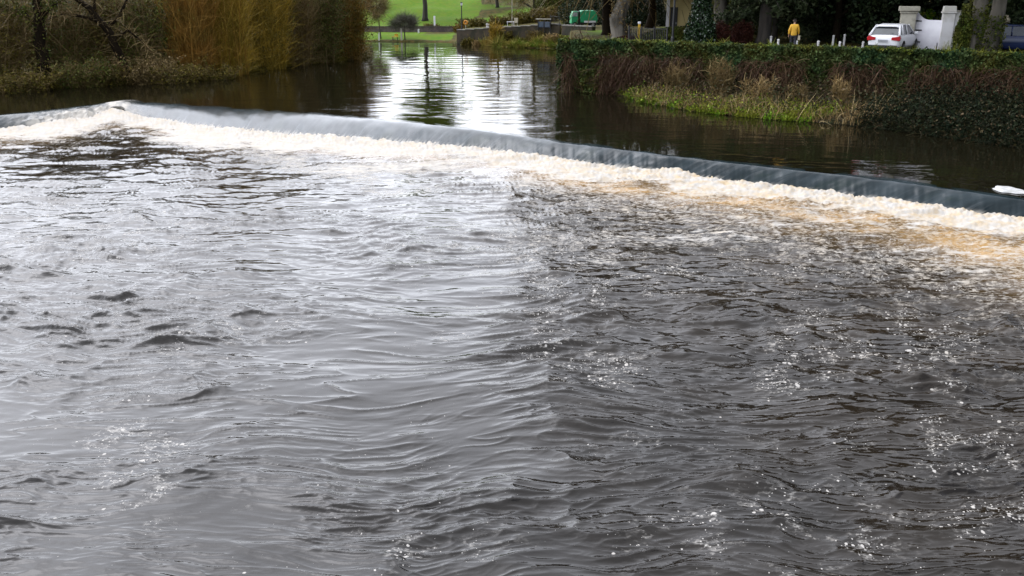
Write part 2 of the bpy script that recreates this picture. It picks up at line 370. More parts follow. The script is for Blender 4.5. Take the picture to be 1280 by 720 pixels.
def blob(px, py, cx, cy, rx, ry): return np.exp(-(((px - cx) / rx) ** 2 + ((py - cy) / ry) ** 2))
# ---- lower pool
cols = np.concatenate([np.linspace(-700, -60, 50), np.linspace(-40, 1320, 1150), np.linspace(1340, 2000, 50)])
NR = 640
t = np.linspace(0, 1, NR)
ft = foot(cols)
PYm = (ft[None, :] - 3) + (np.maximum(760, ft + 200)[None, :] - ft[None, :] + 3) * (t[:, None] ** 1.0)
ext = np.linspace(0, 1, 24)[1:, None] ** 1.5 * 900 + PYm[-1][None, :]
PY = np.concatenate([PYm, ext]); PX = np.broadcast_to(cols[None, :], PY.shape)
X, Y = gp(PX, PY, ZL)
fx, fy = gp(PX, foot(PX), ZL)
D = np.clip(fy - Y, -1, 100)
wx = X + 0.55 * fbm(101, X / 5.5, Y / 5.5, 2); wy = Y + 0.55 * fbm(111, X / 5.5, Y / 5.5, 2)
wx2 = wx + 0.16 * fbm(121, X / 1.3, Y / 1.1, 2); wy2 = wy + 0.07 * fbm(131, X / 1.1, Y / 1.1, 2)
B = lambda *a: blob(PX, PY, *a)
calm = 1.0 * B(560, 375, 170, 50) + 0.8 * B(430, 480, 190, 55) + 0.8 * B(40, 540, 130, 45) + 0.9 * B(690, 700, 120, 35) + 0.6 * B(260, 640, 130, 30) + 0.7 * B(600, 560, 90, 50) + 0.5 * B(900, 480, 60, 20) + 0.5 * B(1010, 465, 90, 25)
patch = sstep(-0.25, 0.55, fbm(141, wx / 5, wy / 4, 3))
chop = np.clip(0.36 + 0.55 * patch + 0.35 * sstep(600, 900, PX) + 0.30 * B(130, 330, 220, 90) - 0.62 * calm + 0.55 * B(690, 420, 95, 190) + 0.35 * B(110, 390, 170, 60) + 0.3 * B(60, 470, 120, 25), 0.09, 1.35)
def ridge(seed, x, y, o=1):
    n = Noise(seed)(x, y); return (1 - np.abs(n) * 1.25)
def rid(seed, x, y): r_ = np.clip(ridge(seed, x, y), 0, 1); return r_ ** 3
fine = 0.6 + 0.8 * sstep(-0.1, 0.5, fbm(142, wx / 2.5, wy / 1.6, 3))
chop = chop * (0.65 + 0.5 * sstep(-0.3, 0.5, fbm(143, wx / 3, wy / 1.1, 3)))
H = 0.045 * fbm(151, wx / 3.4, wy / 2.2, 2)
H = H + chop * (0.060 * rid(161, wx2 / 3.2, wy2 / 0.85) + 0.046 * rid(162, wx2 / 1.5 + 3, wy2 / 0.40) + 0.021 * rid(163, wx2 / 0.8, wy2 / 0.20) + 0.011 * rid(167, wx2 / 0.4, wy2 / 0.11) * fine + 0.002 * Noise(164)(wx2 / 0.2, wy2 / 0.08) * fine)
H = H + chop * 0.07 * fbm(165, wx / 1.4, wy / 0.9, 2) + 0.007 * (0.1 + chop) * fbm(170, wx2 / 0.45, wy2 / 0.28, 3)
lmask = sstep(0.0, 0.6, fbm(144, wx / 4, wy / 1.5, 3)) * (1 - 0.5 * calm.clip(0, 1))
H = H + 0.035 * lmask * rid(168, wx2 / 3.0, wy2 / 0.55) ** 2.5 + 0.016 * sstep(-0.2, 0.5, fbm(145, wx / 2.5, wy / 1.2, 2)) * rid(169, wx2 / 1.4 + 5, wy2 / 0.3) ** 2.5
H = H + 0.006 * fbm(166, wx / 0.8, wy / 0.4, 2)
# boils and eddies
for (cx, cy, rx, ry, k) in ((885, 425, 150, 38, 1.0), (1140, 470, 90, 30, 0.7), (120, 600, 140, 40, 0.5), (560, 640, 160, 40, .5)):
    r_ = np.sqrt(((PX - cx) / rx) ** 2 + ((PY - cy) / ry) ** 2); H = H + k * 0.018 * np.exp(-r_ * r_) * np.cos(r_ * 22 + 2.0 * fbm(171, X / 1.2, Y / 1.2, 2))
# turbulence at the foot of the weir
tur = np.exp(-np.clip(D, 0, 99) / 2.6)
bil = 1 - np.abs(Noise(181)(wx2 / 1.3, wy2 / 0.7)) * 1.6
bil2 = 1 - np.abs(Noise(182)(wx2 / 0.35, wy2 / 0.30)) * 1.6
H = H + tur * (0.09 * bil + 0.06 * bil2 + 0.035 * Noise(183)(X / 0.13, Y / 0.13))
H = H + 0.085 * np.exp(-((D - 0.25) / 0.45) ** 2) * (0.5 + 1.0 * np.clip(fbm(184, X / 0.9, Y / 0.6, 3), -1, 1.5) + 0.4 * Noise(185)(X / 0.12, Y / 0.12))
H = H + 0.35 * B(146, 150, 26, 8) + 0.16 * B(85, 158, 50, 7)
H = np.where(PY > 900, H * 0.4, H)
# foam
Wd = np.interp(PX, [-700, 0, 150, 300, 500, 640, 760, 900, 1100, 1280, 2000], [4, 3.8, 6.6, 7.8, 8.0, 6.0, 4.0, 3.3, 3.0, 2.9, 3])
Wf = Wd * np.clip(1 + 0.75 * fbm(191, X / 3.6, Y / 3.6, 3), 0.45, 1.9)
foam = 1.25 * np.clip(1.12 - D / Wf, 0, 1) ** 0.9
foam = np.maximum(foam, 0.33 * np.exp(-D / 8) + 0.28 * sstep(640, 760, PX) * np.exp(-((D - 4) / 5) ** 2))
foam = foam * (1 - 0.4 * B(1150, 300, 160, 12) - 0.45 * B(800, 236, 40, 7) - 0.35 * B(940, 258, 90, 7))
foam += 0.22 * B(750, 325, 50, 14) + 0.3 * B(830, 300, 120, 8) + 0.20 * B(660, 300, 60, 40)
tan = sstep(600, 760, PX) * np.exp(-((D - 1.9) / 2.4) ** 2) * 1.0 + 0.4 * np.exp(-((D - 2.5) / 2.5) ** 2) + 0.5 * sstep(1100, 1280, PX) * np.exp(-((D - 3) / 3) ** 2)
tan = np.clip(tan + 0.12 * np.exp(-D / 9), 0, 1)
cream = np.clip(0.55 + 0.45 * sstep(500, 900, PX), 0, 1) * np.exp(-D / 8)
dens = 0.055 + 0.06 * patch + 0.16 * np.exp(-D / 8)
for (cx, cy, rx, ry, k) in ((735, 315, 50, 55, .38), (690, 380, 32, 55, .36), (745, 465, 55, 22, .5), (1000, 425, 28, 55, .42), (1080, 440, 90, 20, .35), (985, 485, 30, 12, .5),
        (180, 590, 45, 60, .42), (160, 560, 60, 30, .25), (470, 690, 120, 20, .14), (250, 420, 160, 40, .12), (1010, 680, 110, 40, .22), (1180, 560, 100, 50, .2), (900, 660, 160, 30, .16), (640, 300, 100, 40, .25),
        (100, 290, 180, 50, .28), (1100, 330, 160, 25, .3), (1160, 430, 60, 60, .25), (560, 425, 60, 12, .12), (830, 350, 100, 25, .2), (1250, 640, 60, 60, .2), (850, 560, 120, 30, .12)):
    dens = dens + k * B(cx, cy, rx, ry)
dens = np.clip(2.1 * dens * (0.3 + 1.4 * sstep(-0.3, 0.5, fbm(201, wx2 / 0.8, wy2 / 0.6, 3))), 0, 1)
ml, _, _ = watermat('pool_water', (0.006, 0.005, 0.004), 0.025, 'lower')
V = np.stack([X, Y, ZL + H], -1).reshape(-1, 3)
F = gridfaces(*PY.shape)
o = npmesh('river_water', V, F[:, ::-1], ml, smooth=True, attrs=dict(foam=foam, tan=tan, cream=cream, dens=dens, chop=chop))
tag(o, 'rippling grey river pool below the weir with drifting foam', kind='structure')

# ---- weir face and lip
cols2 = np.concatenate([np.linspace(-700, -40, 60), np.linspace(-30, 1320, 1200), np.linspace(1330, 2000, 50)])
c0x, c0y = gp(cols2, crest(cols2), 0.0); f0x, f0y = gp(cols2, foot(cols2), ZL)
ssx = np.concatenate([[0], np.cumsum(np.hypot(np.diff(c0x), np.diff(c0y)))])
tt = np.concatenate([np.linspace(-1.0, 0, 22)[:-1], np.linspace(0, 1.12, 40)])[:, None]
tp = np.clip(tt, 0, 2)
wob = 0.25 * fbm(211, ssx / 0.9, ssx * 0 + 1.5, 3) + 0.14 * fbm(212, ssx / 0.3, ssx * 0 + 2.5, 2)
amp = np.interp(cols2, [-700, 300, 600, 800, 2000], [0.35, 0.25, 0.45, 1.0, 1.0])
dirx, diry = f0x - c0x, f0y - c0y; ln = np.hypot(dirx, diry)
push = wob * amp * 0.35
Xf = c0x + dirx * tt + np.where(tt > 0, dirx / ln * push * tp, 0); Yf = c0y + diry * tt + np.where(tt > 0, diry / ln * push * tp, 0)
Yf = np.where(tt < 0, c0y - tt * 2.2, Yf) + 0.14 * fbm(218, ssx / 2.5, ssx * 0, 4); Xf = np.where(tt < 0, c0x + 0 * tt, Xf)
prof = np.where(tt < 0, 0, -(-ZL) * (tp ** 1.75 * (1.28 - 0.28 * tp)))
sidelip = 0.03 * fbm(213, ssx / 1.5, ssx * 0, 2)
Zf = prof + amp * (0.03 * np.sin(np.clip(tt, 0, 1) * math.pi) * fbm(214, (ssx[None, :] + 1.3 * tt) / 0.9, tt * 0.6 + 0 * ssx[None, :], 3))
Zf = Zf + 0.03 * fbm(215, ssx[None, :] / 1.6 + 0 * tt, tt * 1.5 + 0 * ssx[None, :], 2) * sstep(-0.3, 0.4, tt)
Zf = Zf + np.where(tt < 0, 0.012 * np.clip(tt + 1, 0, 1) - 0.010, 0.002)
PXf = cols2[None, :] + 0 * tt
foamf = blob(PXf, tt, 95, 0.75, 55, 0.38) * 1.3 + blob(PXf, tt, 146, 0.55, 14, 0.8) * 1.2
foamf = foamf * (0.5 + 0.9 * sstep(-0.3, 0.4, fbm(216, ssx[None, :] / 0.4 + 0 * tt, tt * 3 + 0 * ssx[None, :], 3)))
Zf = Zf + 0.22 * blob(PXf, tt, 95, 0.7, 50, 0.35) * (0.7 + 0.8 * fbm(217, ssx[None, :] / 0.4 + 0 * tt, tt * 4 + 0 * ssx[None, :], 2)) + 0.12 * blob(PXf, tt, 146, 0.35, 14, 0.6)
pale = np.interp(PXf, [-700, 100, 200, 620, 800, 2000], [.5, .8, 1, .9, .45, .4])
mf, _, _ = watermat('weir_sheet', (0.006, 0.013, 0.016), 0.16, 'face')
o = npmesh('weir_water', np.stack([Xf, Yf, Zf], -1).reshape(-1, 3), gridfaces(len(tt), len(cols2)), mf, smooth=True,
           attrs=dict(s=np.broadcast_to(ssx, PXf.shape), t=np.broadcast_to(tt, PXf.shape), foam=np.clip(foamf, 0, 1), pale=pale))
tag(o, 'smooth sheet of water sliding over the long curved weir', kind='structure')

# ---- upper river
NU = 230
tu = np.linspace(0, 1, NU)[:, None] ** 1.25
cols3 = np.concatenate([np.linspace(-700, -40, 40), np.linspace(-30, 1320, 800), np.linspace(1330, 2000, 40)])
cr = crest(cols3)
Y0 = gp(cols3, cr, 0)[1] + 0.0; X0 = gp(cols3, cr, 0)[0]
yt = 128.0
inv = (1 / Y0[None, :]) * (1 - tu) + (1 / yt) * tu
Yu = 1 / inv
Xu = X0[None, :] / Y0[None, :] * Yu
dc = Yu - Y0[None, :]
wxu = Xu + 1.5 * fbm(301, Xu / 8, Yu / 8, 2); wyu = Yu + 1.5 * fbm(302, Xu / 8, Yu / 8, 2)
mid = np.exp(-((Xu / Yu + 0.09) / 0.16) ** 2) + 0.5 * sstep(-0.38, -0.5, Xu / Yu)
Hu = (0.006 + 0.014 * mid) * (fbm(303, wxu / 5.5, wyu / 1.5, 3) * 0.9 + 0.35 * rid(304, wxu / 2.4, wyu / 0.7)) * sstep(0.3, 3.5, dc)
Hu += 0.004 * fbm(305, wxu / 1.5, wyu / 0.6, 3) * sstep(0.2, 2, dc)
rip = np.exp(-((dc - 1.6 + 0.5 * fbm(306, Xu / 3, Yu / 3, 2)) / 0.7) ** 2)
Hu += 0.022 * rip * sstep(4, 12, Xu) * fbm(307, wxu / 1.1, wyu / 0.4, 3)
mu, ntu, pu = watermat('upstream_water', (0.007, 0.006, 0.003), 0.03, 'upper')
gpos = ntu.nodes.new('ShaderNodeNewGeometry').outputs['Position']
bump(ntu, pu, noise(ntu, 1.2, 4, 0.6, gpos, (0.35, 1.6, 1)), 0.22, 0.03)
o = npmesh('upstream_river', np.stack([Xu, Yu, Hu * 1.0 - 0.0], -1).reshape(-1, 3), gridfaces(*Yu.shape), mu, smooth=True)
tag(o, 'dark calm river water above the weir', kind='structure')

# white foam raft lying at the right end of the crest
mb = MB(); pts = []
for k in range(26):
    a_ = 2 * math.pi * k / 26; r_ = 1 + 0.12 * math.sin(3 * a_ + 1) + 0.08 * math.sin(7 * a_)
    pts.append((1262 + 22 * r_ * math.cos(a_), 238.5 + 3.6 * r_ * math.sin(a_) + (0.14 * 22 * r_ * math.cos(a_))))
W = [gp(a_, b_, 0.0) for a_, b_ in pts]; cxx = sum(w[0] for w in W) / 26; cyy = sum(w[1] for w in W) / 26
b0 = 0
for sc_, z_ in ((1.0, 0.012), (0.88, 0.045), (0.5, 0.065)):
    for w in W: mb.v.append((cxx + (w[0] - cxx) * sc_, cyy + (w[1] - cyy) * sc_, z_ + 0.01 * random.random()))
for q in range(2):
    for k in range(26): mb.f.append((q * 26 + k, q * 26 + (k + 1) % 26, (q + 1) * 26 + (k + 1) % 26, (q + 1) * 26 + k))
mb.f.append(tuple(range(52, 78)))
fo = mb.build('foam_raft', plain('raft_foam', (0.5, 0.5, 0.49), 0.9, (0.34, 0.34, 0.32), 5, bumpd=.03), smooth=True)
tag(fo, 'white raft of foam floating above the right end of the weir', 'foam patch')
# wet boulder at the kink of the weir
def boulder(name, x, y, z, r, mat, seed, parent=None, squash=0.7):
    g = np.random.default_rng(seed); import bmesh
    bm = bmesh.new(); bmesh.ops.create_icosphere(bm, subdivisions=3, radius=r)
    for v in bm.verts:
        n_ = 0.22 * math.sin(v.co.x * 3.1 / r + seed) + 0.18 * math.sin(v.co.y * 4.3 / r + 2 * seed) + 0.14 * math.sin(v.co.z * 5.7 / r + seed * 3)
        v.co *= 1 + n_ * 0.6; v.co.z *= squash
    me = bpy.data.meshes.new(name); bm.to_mesh(me); bm.free(); me.materials.append(mat)
    o = bpy.data.objects.new(name, me); COL.objects.link(o); o.location = (x, y, z)
    if parent: o.parent = parent
    return o
xk, yk = gp(147, 132, 0)
tag(boulder('boulder', float(xk), float(yk) - 0.1, -0.17, 0.34, M['rock'], 5, squash=.55), 'dark wet boulder breaking the weir crest where the water kinks', 'rock')
# ------------------------------------------------------------------ vegetation
def leafcloud(C, size, g, flat=0.0, aspect=0.6):
    n = len(C); a = g.normal(size=(n, 3)); 
    if flat: a[:, 2] *= (1 - flat)
    a /= np.linalg.norm(a, axis=1)[:, None]; b = np.cross(a, g.normal(size=(n, 3))); b /= np.linalg.norm(b, axis=1)[:, None]
    s = (size * g.uniform(0.6, 1.4, n))[:, None]
    V = np.stack([C - a * s, C + b * s * aspect, C + a * s, C - b * s * aspect], 1).reshape(-1, 3)
    return V, np.arange(4 * n).reshape(n, 4)
def ribbons(P, w, g):                        # P (n,k,3) w (n,k)
    n, k, _ = P.shape; d = P[:, -1] - P[:, 0]; s = np.cross(d, g.normal(size=(n, 3))); s /= np.linalg.norm(s, axis=1)[:, None] + 1e-9
    A = P - s[:, None] * w[..., None]; Bq = P + s[:, None] * w[..., None]
    V = np.stack([A, Bq], 2).reshape(-1, 3); i = (np.arange(n)[:, None] * 2 * k + np.arange(k - 1)[None] * 2).reshape(-1)
    return V, np.stack([i, i + 1, i + 3, i + 2], 1)
def merge(parts):
    V, F, o = [], [], 0
    for v, f in parts: V.append(v); F.append(f + o); o += len(v)
    return np.concatenate(V), np.concatenate(F)
def twigpaths(g, base, dirs, length, k=5, curl=0.25, droop=0.0):
    n = len(base); t = np.linspace(0, 1, k)[None, :, None]
    b = g.normal(size=(n, 1, 3)) * curl; P = base[:, None] + dirs[:, None] * length[:, None, None] * t + b * length[:, None, None] * (t ** 2) * 0.6
    P[..., 2] -= (droop * length)[:, None] * t[..., 0] ** 2
    return P
def unit(a): return a / (np.linalg.norm(a, axis=1)[:, None] + 1e-9)
def shrub(name, x, y, z, rx, ry, h, mat, seed, label, cat='shrub', group=None, nst=90, ntw=4200, leaf=0, leafmat_=None, lean=0.35, tw=0.012, upright=1.0, stemmat=None, leafsize=0.07):
    g = np.random.default_rng(seed); root = empty(name, (x, y, z), 0, label, cat, group)
    a = g.uniform(0, 2 * math.pi, nst); r = np.sqrt(g.uniform(0, 1, nst)) * 0.55
    base = np.stack([r * np.cos(a) * rx, r * np.sin(a) * ry, np.full(nst, -0.15)], 1)
    d = np.stack([np.cos(a) * lean * g.uniform(0.2, 1.4, nst) * rx / h, np.sin(a) * lean * g.uniform(0.2, 1.4, nst) * ry / h, np.ones(nst) * 1.0], 1)
    L_ = h * g.uniform(0.6, 1.0, nst); P = twigpaths(g, base, d, L_, 7, 0.16)
    w = np.linspace(1, 0.25, 7)[None] * (0.035 * g.uniform(0.5, 1.3, nst))[:, None]
    V, F = ribbons(P, w, g); V2, F2 = ribbons(P, w, g); V, F = merge([(V, F), (V2, F2)])
    npmesh('stems', V, F, stemmat or M['brown'], root)
    i = g.integers(0, nst, ntw); q = g.uniform(0.02, 1, ntw); k0 = np.minimum((q * 6).astype(int), 5); fr = q * 6 - k0
    b = P[i, k0] * (1 - fr)[:, None] + P[i, k0 + 1] * fr[:, None]
    dd = unit(np.stack([g.normal(size=ntw) * 0.7, g.normal(size=ntw) * 0.7, upright * np.abs(g.normal(size=ntw)) + 0.15], 1))
    L2 = h * 0.24 * g.uniform(0.4, 1.2, ntw)
    PT = twigpaths(g, b, dd, L2, 4, 0.3); parts = [ribbons(PT, np.linspace(1, 0.3, 4)[None] * (tw * g.uniform(0.6, 1.4, ntw))[:, None], g)]
    npmesh('twigs', *merge(parts), mat, root)
    if leaf:
        leaf = int(leaf * 1.4); j = g.integers(0, ntw, leaf); c = PT[j, g.integers(1, 4, leaf)] + g.normal(size=(leaf, 3)) * 0.09
        npmesh('leaves', *leafcloud(c, leafsize, g), leafmat_ or M['olive'], root)
    return root
def tubes_np(paths, rads, n=7):
    mb = MB()
    for p_, r_ in zip(paths, rads): mb.tube(p_, r_, n, True)
    return mb
def limbs(g, base, h, r, nl, spread, lean=(0, 0), start=0.35, flare=1.5, up=0.7):
    paths, rads, ends = [], [], []
    k = 9; tr = [(base[0] + lean[0] * h * (i / (k - 1)) ** 1.3 + g.normal() * r * 0.25 * (i > 0), base[1] + lean[1] * h * (i / (k - 1)) ** 1.3 + g.normal() * r * 0.25 * (i > 0), base[2] + h * i / (k - 1)) for i in range(k)]
    rr = [r * (1 - 0.85 * i / (k - 1)) for i in range(k)]; tr.insert(1, (tr[0][0] + 0.0, tr[0][1], tr[0][2] + h * 0.035)); rr[0] = r * flare; rr.insert(1, r * 1.08)
    paths.append(tr); rads.append(rr); ends.append(tr[-1])
    for j in range(nl):
        q = start + (1 - start) * (j + 0.5) / nl; i = min(int(q * 8) + 1, 8); p0 = Vector(tr[i]); a = g.uniform(0, 2 * math.pi); le = spread * g.uniform(0.7, 1.2) * (1.15 - 0.6 * q)
        d = Vector((math.cos(a), math.sin(a), up * g.uniform(0.5, 1.2))); pts = [p0]; 
        for m_ in range(1, 6): pts.append(pts[-1] + (d + Vector((g.normal(), g.normal(), g.normal())) * 0.25).normalized() * le / 5)
        r0 = rr[i] * 0.55; paths.append([tuple(v) for v in pts]); rads.append([r0 * (1 - 0.16 * m_) for m_ in range(6)]); ends += [tuple(pts[3]), tuple(pts[5])]
        for e in range(2):
            s0 = pts[g.integers(2, 5)]; d2 = (d + Vector((g.normal(), g.normal(), g.normal())) * 0.8).normalized(); pp = [s0 + d2 * le * 0.13 * u for u in range(4)]
            paths.append([tuple(v) for v in pp]); rads.append([r0 * 0.45 * (1 - 0.25 * u) for u in range(4)]); ends.append(tuple(pp[3]))
    return paths, rads, ends
def tree(name, x, y, h, r, label, cat='tree', group=None, seed=1, crown='leaf', mat=None, bark=None, nl=14, spread=4, start=0.35, lean=(0, 0), leafn=9000, leafsize=0.16, clump=1.0, z=None, flare=1.5, ntw=3000, up=0.7, tw=0.012):
    g = np.random.default_rng(seed); z = gz(x, y) - 0.15 if z is None else z
    root = empty(name, (x, y, z), 0, label, cat, group)
    paths, rads, ends = limbs(g, (0, 0, 0), h, r, nl, spread, lean, start, flare, up)
    tubes_np(paths, rads, 9).build('trunk', bark or M['bark'], root, smooth=True)
    E = np.array(ends); 
    if crown == 'leaf':
        c = E[g.integers(0, len(E), leafn // 60)] + g.normal(size=(leafn // 60, 3)) * clump * 0.9
        C = np.repeat(c, 60, 0) + g.normal(size=(len(c) * 60, 3)) * clump * 0.42
        V, F = leafcloud(C, leafsize, g)
        npmesh('crown', V, F, mat or M['ever'], root)
    elif crown == 'twig':
        b = E[g.integers(0, len(E), ntw)] + g.normal(size=(ntw, 3)) * clump * 0.5
        cc = E.mean(0); d = unit(unit(b - cc) + g.normal(size=(ntw, 3)) * 0.6 + np.array([0, 0, 0.3])); P = twigpaths(g, b, d, clump * g.uniform(0.6, 1.6, ntw), 4, 0.3)
        V, F = ribbons(P, np.linspace(1, 0.3, 4)[None] * (tw * g.uniform(0.6, 1.4, ntw))[:, None], g)
        npmesh('crown', V, F, mat or M['greytw'], root)
    return root
def conifer(name, x, y, h, rb, label, seed, mat=None, low=0.5, n=11000, r=0.35, bark=None, group=None, leafsize=0.16):
    g = np.random.default_rng(seed); z = gz(x, y) - 0.15; root = empty(name, (x, y, z), 0, label, 'conifer', group)
    mb = MB(); mb.tube([(0, 0, 0), (0, 0, h * 0.05), (0.05, 0, h * 0.5), (0, 0.05, h)], [r * 1.5, r, r * 0.6, 0.04], 10)
    nb = 90; parts = []; cs = []
    for i in range(nb):
        q = low / h + (1 - low / h) * (i + g.uniform()) / nb; a = g.uniform(0, 2 * math.pi); le = rb * (1 - q) ** 0.75 * g.uniform(0.7, 1.1) + 0.3
        tt_ = np.linspace(0, 1, 5); pts = [(math.cos(a) * le * s, math.sin(a) * le * s, q * h - 0.35 * le * s * s + 0.1 * le * s) for s in tt_]
        mb.tube(pts, [0.05, 0.04, 0.03, 0.02, 0.01], 4, False)
        m_ = max(int(n / nb * (le / rb) * 1.6), 10); s = g.uniform(0.12, 1, m_) ** 0.7; c = np.stack([math.cos(a) * le * s, math.sin(a) * le * s, q * h - 0.35 * le * s * s + 0.1 * le * s], 1)
        c += g.normal(size=(m_, 3)) * np.array([0.16, 0.16, 0.05]) * (0.5 + le * 0.35); c[:, 2] -= np.abs(g.normal(size=m_)) * 0.22 * le * 0.4; cs.append(c)
    mb.build('trunk', bark or M['bark'], root, smooth=True)
    C = np.concatenate(cs); V, F = leafcloud(C, leafsize, g, 0.0, 0.35); npmesh('crown', V, F, mat or M['conif'], root)
    return root
def domeshrub(name, x, y, z, rx, ry, h, mat, seed, label, cat='shrub', n=6000, ls=0.06, group=None):
    g = np.random.default_rng(seed); root = empty(name, (x, y, z), 0, label, cat, group)
    u = unit(g.normal(size=(n, 3))); u[:, 2] = np.abs(u[:, 2]); rr = g.uniform(0.55, 1.02, n) ** 0.6
    lump = 1 + 0.16 * np.sin(u[:, 0] * 5 + seed) * np.sin(u[:, 1] * 6 + 1) + 0.1 * np.sin(u[:, 2] * 9 + seed)
    C = u * (rr * lump)[:, None] * np.array([rx, ry, h])
    V, F = leafcloud(C, ls, g); npmesh('leaves', V, F, mat, root)
    mb = MB()
    for k in range(9):
        a = g.uniform(0, 6.28); mb.tube([(0.1 * math.cos(a), 0.1 * math.sin(a), -0.1), (rx * 0.4 * math.cos(a), ry * 0.4 * math.sin(a), h * 0.5), (rx * 0.7 * math.cos(a), ry * 0.7 * math.sin(a), h * 0.8)], [0.05, 0.03, 0.01], 5)
    mb.build('stems', M['darkbark'], root)
    return root
G = lambda px, Y: (at(px, Y * YS)[0], Y * YS)

# ---- left bank
def lb(px, Y, **k): Y = Y * 1.03; x, _ = at(px, Y); return x, Y, gz(x, Y)
grp = 'bare shrubs and willows along the left bank'
def LS(name, px, Y, rx, h, mat, seed, label, **k):
    x, y, z = lb(px, Y); return shrub(name, x, y, z, rx, rx * 0.8, h, mat, seed, label, group=grp, **k)
LS('thorn_scrub', -20, 59, 3.4, 5.5, M['brown'], 11, 'brown tangled bare scrub at the far left edge of the river bank', leaf=7000, leafmat_=M['olive'], upright=0.4)
LS('thorn_scrub', 62, 63, 3.6, 6.5, M['brown'], 12, 'grey brown tangled scrub around the ivied trunk on the left bank', leaf=6000, leafmat_=M['dkgreen'], upright=0.5)
LS('thorn_scrub', 118, 66, 3.4, 7.0, M['brown'], 13, 'olive leafy scrub behind the dark leaning tree', leaf=11000, leafmat_=M['olive'], upright=0.6)
LS('thorn_scrub', 182, 66, 3.4, 6.5, M['brown'], 14, 'dark green leafy scrub between the leaning tree and the orange willow', leaf=12000, leafmat_=M['dkgreen'], upright=0.6)
LS('osier_willow', 236, 65.5, 2.4, 8.5, M['osier'], 15, 'orange red willow with upright bare shoots on the left bank', ntw=6500, upright=2.5, lean=0.25, stemmat=M['osier'])
LS('osier_willow', 283, 68, 2.6, 9.5, M['ochre'], 16, 'yellow ochre willow with upright bare shoots beside the orange one', ntw=7000, upright=2.2, lean=0.25, stemmat=M['osier'])
LS('osier_willow', 330, 73, 2.9, 9.0, M['ochre'], 17, 'broad olive brown willow in the middle of the left bank thicket', ntw=7000, upright=1.6, lean=0.3, leaf=6000, leafmat_=M['olive'], stemmat=M['ochre'])
LS('osier_willow', 368, 77, 2.3, 8.5, M['brown'], 18, 'dull brown willow next to the dark ivied bush', ntw=6000, upright=1.4, leaf=3000, leafmat_=M['olive'])
LS('ivied_bush', 402, 80, 2.3, 8.0, M['brown'], 19, 'dark green ivied bush near the right end of the left thicket', ntw=4000, leaf=16000, leafmat_=M['dkgreen'])
LS('ivied_bush', 436, 83, 2.2, 8.0, M['osier'], 20, 'reddish brown and green bush at the right tip of the left thicket', ntw=5000, leaf=10000, leafmat_=M['olive'])
LS('thorn_scrub', 150, 78, 5, 8.5, M['brown'], 21, 'tall olive scrub standing behind the left bank shrubs', leaf=12000, leafmat_=M['olive'])
LS('thorn_scrub', 30, 75, 5, 8.5, M['brown'], 22, 'tall brown scrub standing behind the ivied trunk at far left', leaf=12000, leafmat_=M['olive'])
LS('thorn_scrub', 300, 86, 5, 9, M['brown'], 23, 'tall brown scrub rising behind the ochre willows', leaf=12000, leafmat_=M['olive'])
for k, (px, Y, rx, h, mt) in enumerate([(12, 56.5, 1.8, 2.0, 'olive'), (92, 59.5, 2.0, 2.3, 'dkgreen'), (132, 60.8, 1.6, 1.8, 'olive'), (172, 61.5, 1.9, 2.4, 'brown'), (206, 62.0, 1.7, 2.2, 'olive'), (262, 64.5, 1.5, 1.8, 'olive'), (-110, 57, 4, 6.5, 'olive'), (-210, 55, 5, 7, 'dkgreen'), (-330, 52, 5, 7, 'olive'), (-60, 62, 4, 7, 'brown')]):
    LS('thorn_scrub', px, Y, rx, h, M['brown'], 430 + k, ['low olive brush at the water edge left of the ivied trunk', 'dark arching brush between the two dark trunks', 'olive brush at the foot of the leaning tree', 'brown arching brush right of the leaning tree', 'olive brush left of the orange willow foot', 'pale reedy brush at the foot of the ochre willow', 'tall olive scrub beyond the left frame edge', 'dark green scrub farther beyond the left frame edge', 'olive scrub at the outermost left', 'tall brown scrub at the left frame edge'][k], leaf=3500, leafmat_=M[mt], upright=.3, lean=.9, nst=60, ntw=2600)
# leaning dark tree and ivied trunk
def customtree(name, px, Y, z, paths, label, bark, leaf=0, leafm=None, seed=0, cat='tree', ntw=900):
    Y = Y * 1.03; g = np.random.default_rng(seed); x0, _ = at(px, Y); root = empty(name, (x0, Y, z), 0, label, cat)
    mb = MB(); ends = []
    for pts in paths:
        P = []; Rr = []
        for (qx, qy, dy, r_) in pts:
            xx, zz_ = at(qx, Y + dy, qy); P.append((xx - x0, dy, zz_ - z)); Rr.append(r_)
        # round the path off
        P2, R2 = [], []
        for i in range(len(P) - 1):
            for s in (0, 0.33, 0.66): P2.append(tuple(P[i][c] + (P[i + 1][c] - P[i][c]) * s + (random.gauss(0, Rr[i] * 0.18) if s else 0) for c in range(3))); R2.append(Rr[i] + (Rr[i + 1] - Rr[i]) * s)
        P2.append(P[-1]); R2.append(Rr[-1]); mb.tube(P2, R2, 8); ends += P2[2:]
    mb.build('trunk', bark, root, smooth=True); E = np.array(ends)
    b = E[g.integers(0, len(E), ntw)]; d = unit(g.normal(size=(ntw, 3)) + np.array([0, 0, 0.3])); P = twigpaths(g, b, d, g.uniform(0.3, 1.5, ntw), 4, 0.4, 0.2)
    parts = [ribbons(P, np.linspace(1, .3, 4)[None] * (0.014 * g.uniform(0.6, 1.4, ntw))[:, None], g)]
    npmesh('twigs', *merge(parts), M['brown'], root)
    if leaf:
        c = E[g.integers(0, len(E), leaf)] + g.normal(size=(leaf, 3)) * 0.25; npmesh('ivy_leaves', *leafcloud(c, 0.09, g), leafm or M['dkgreen'], root)
    return root
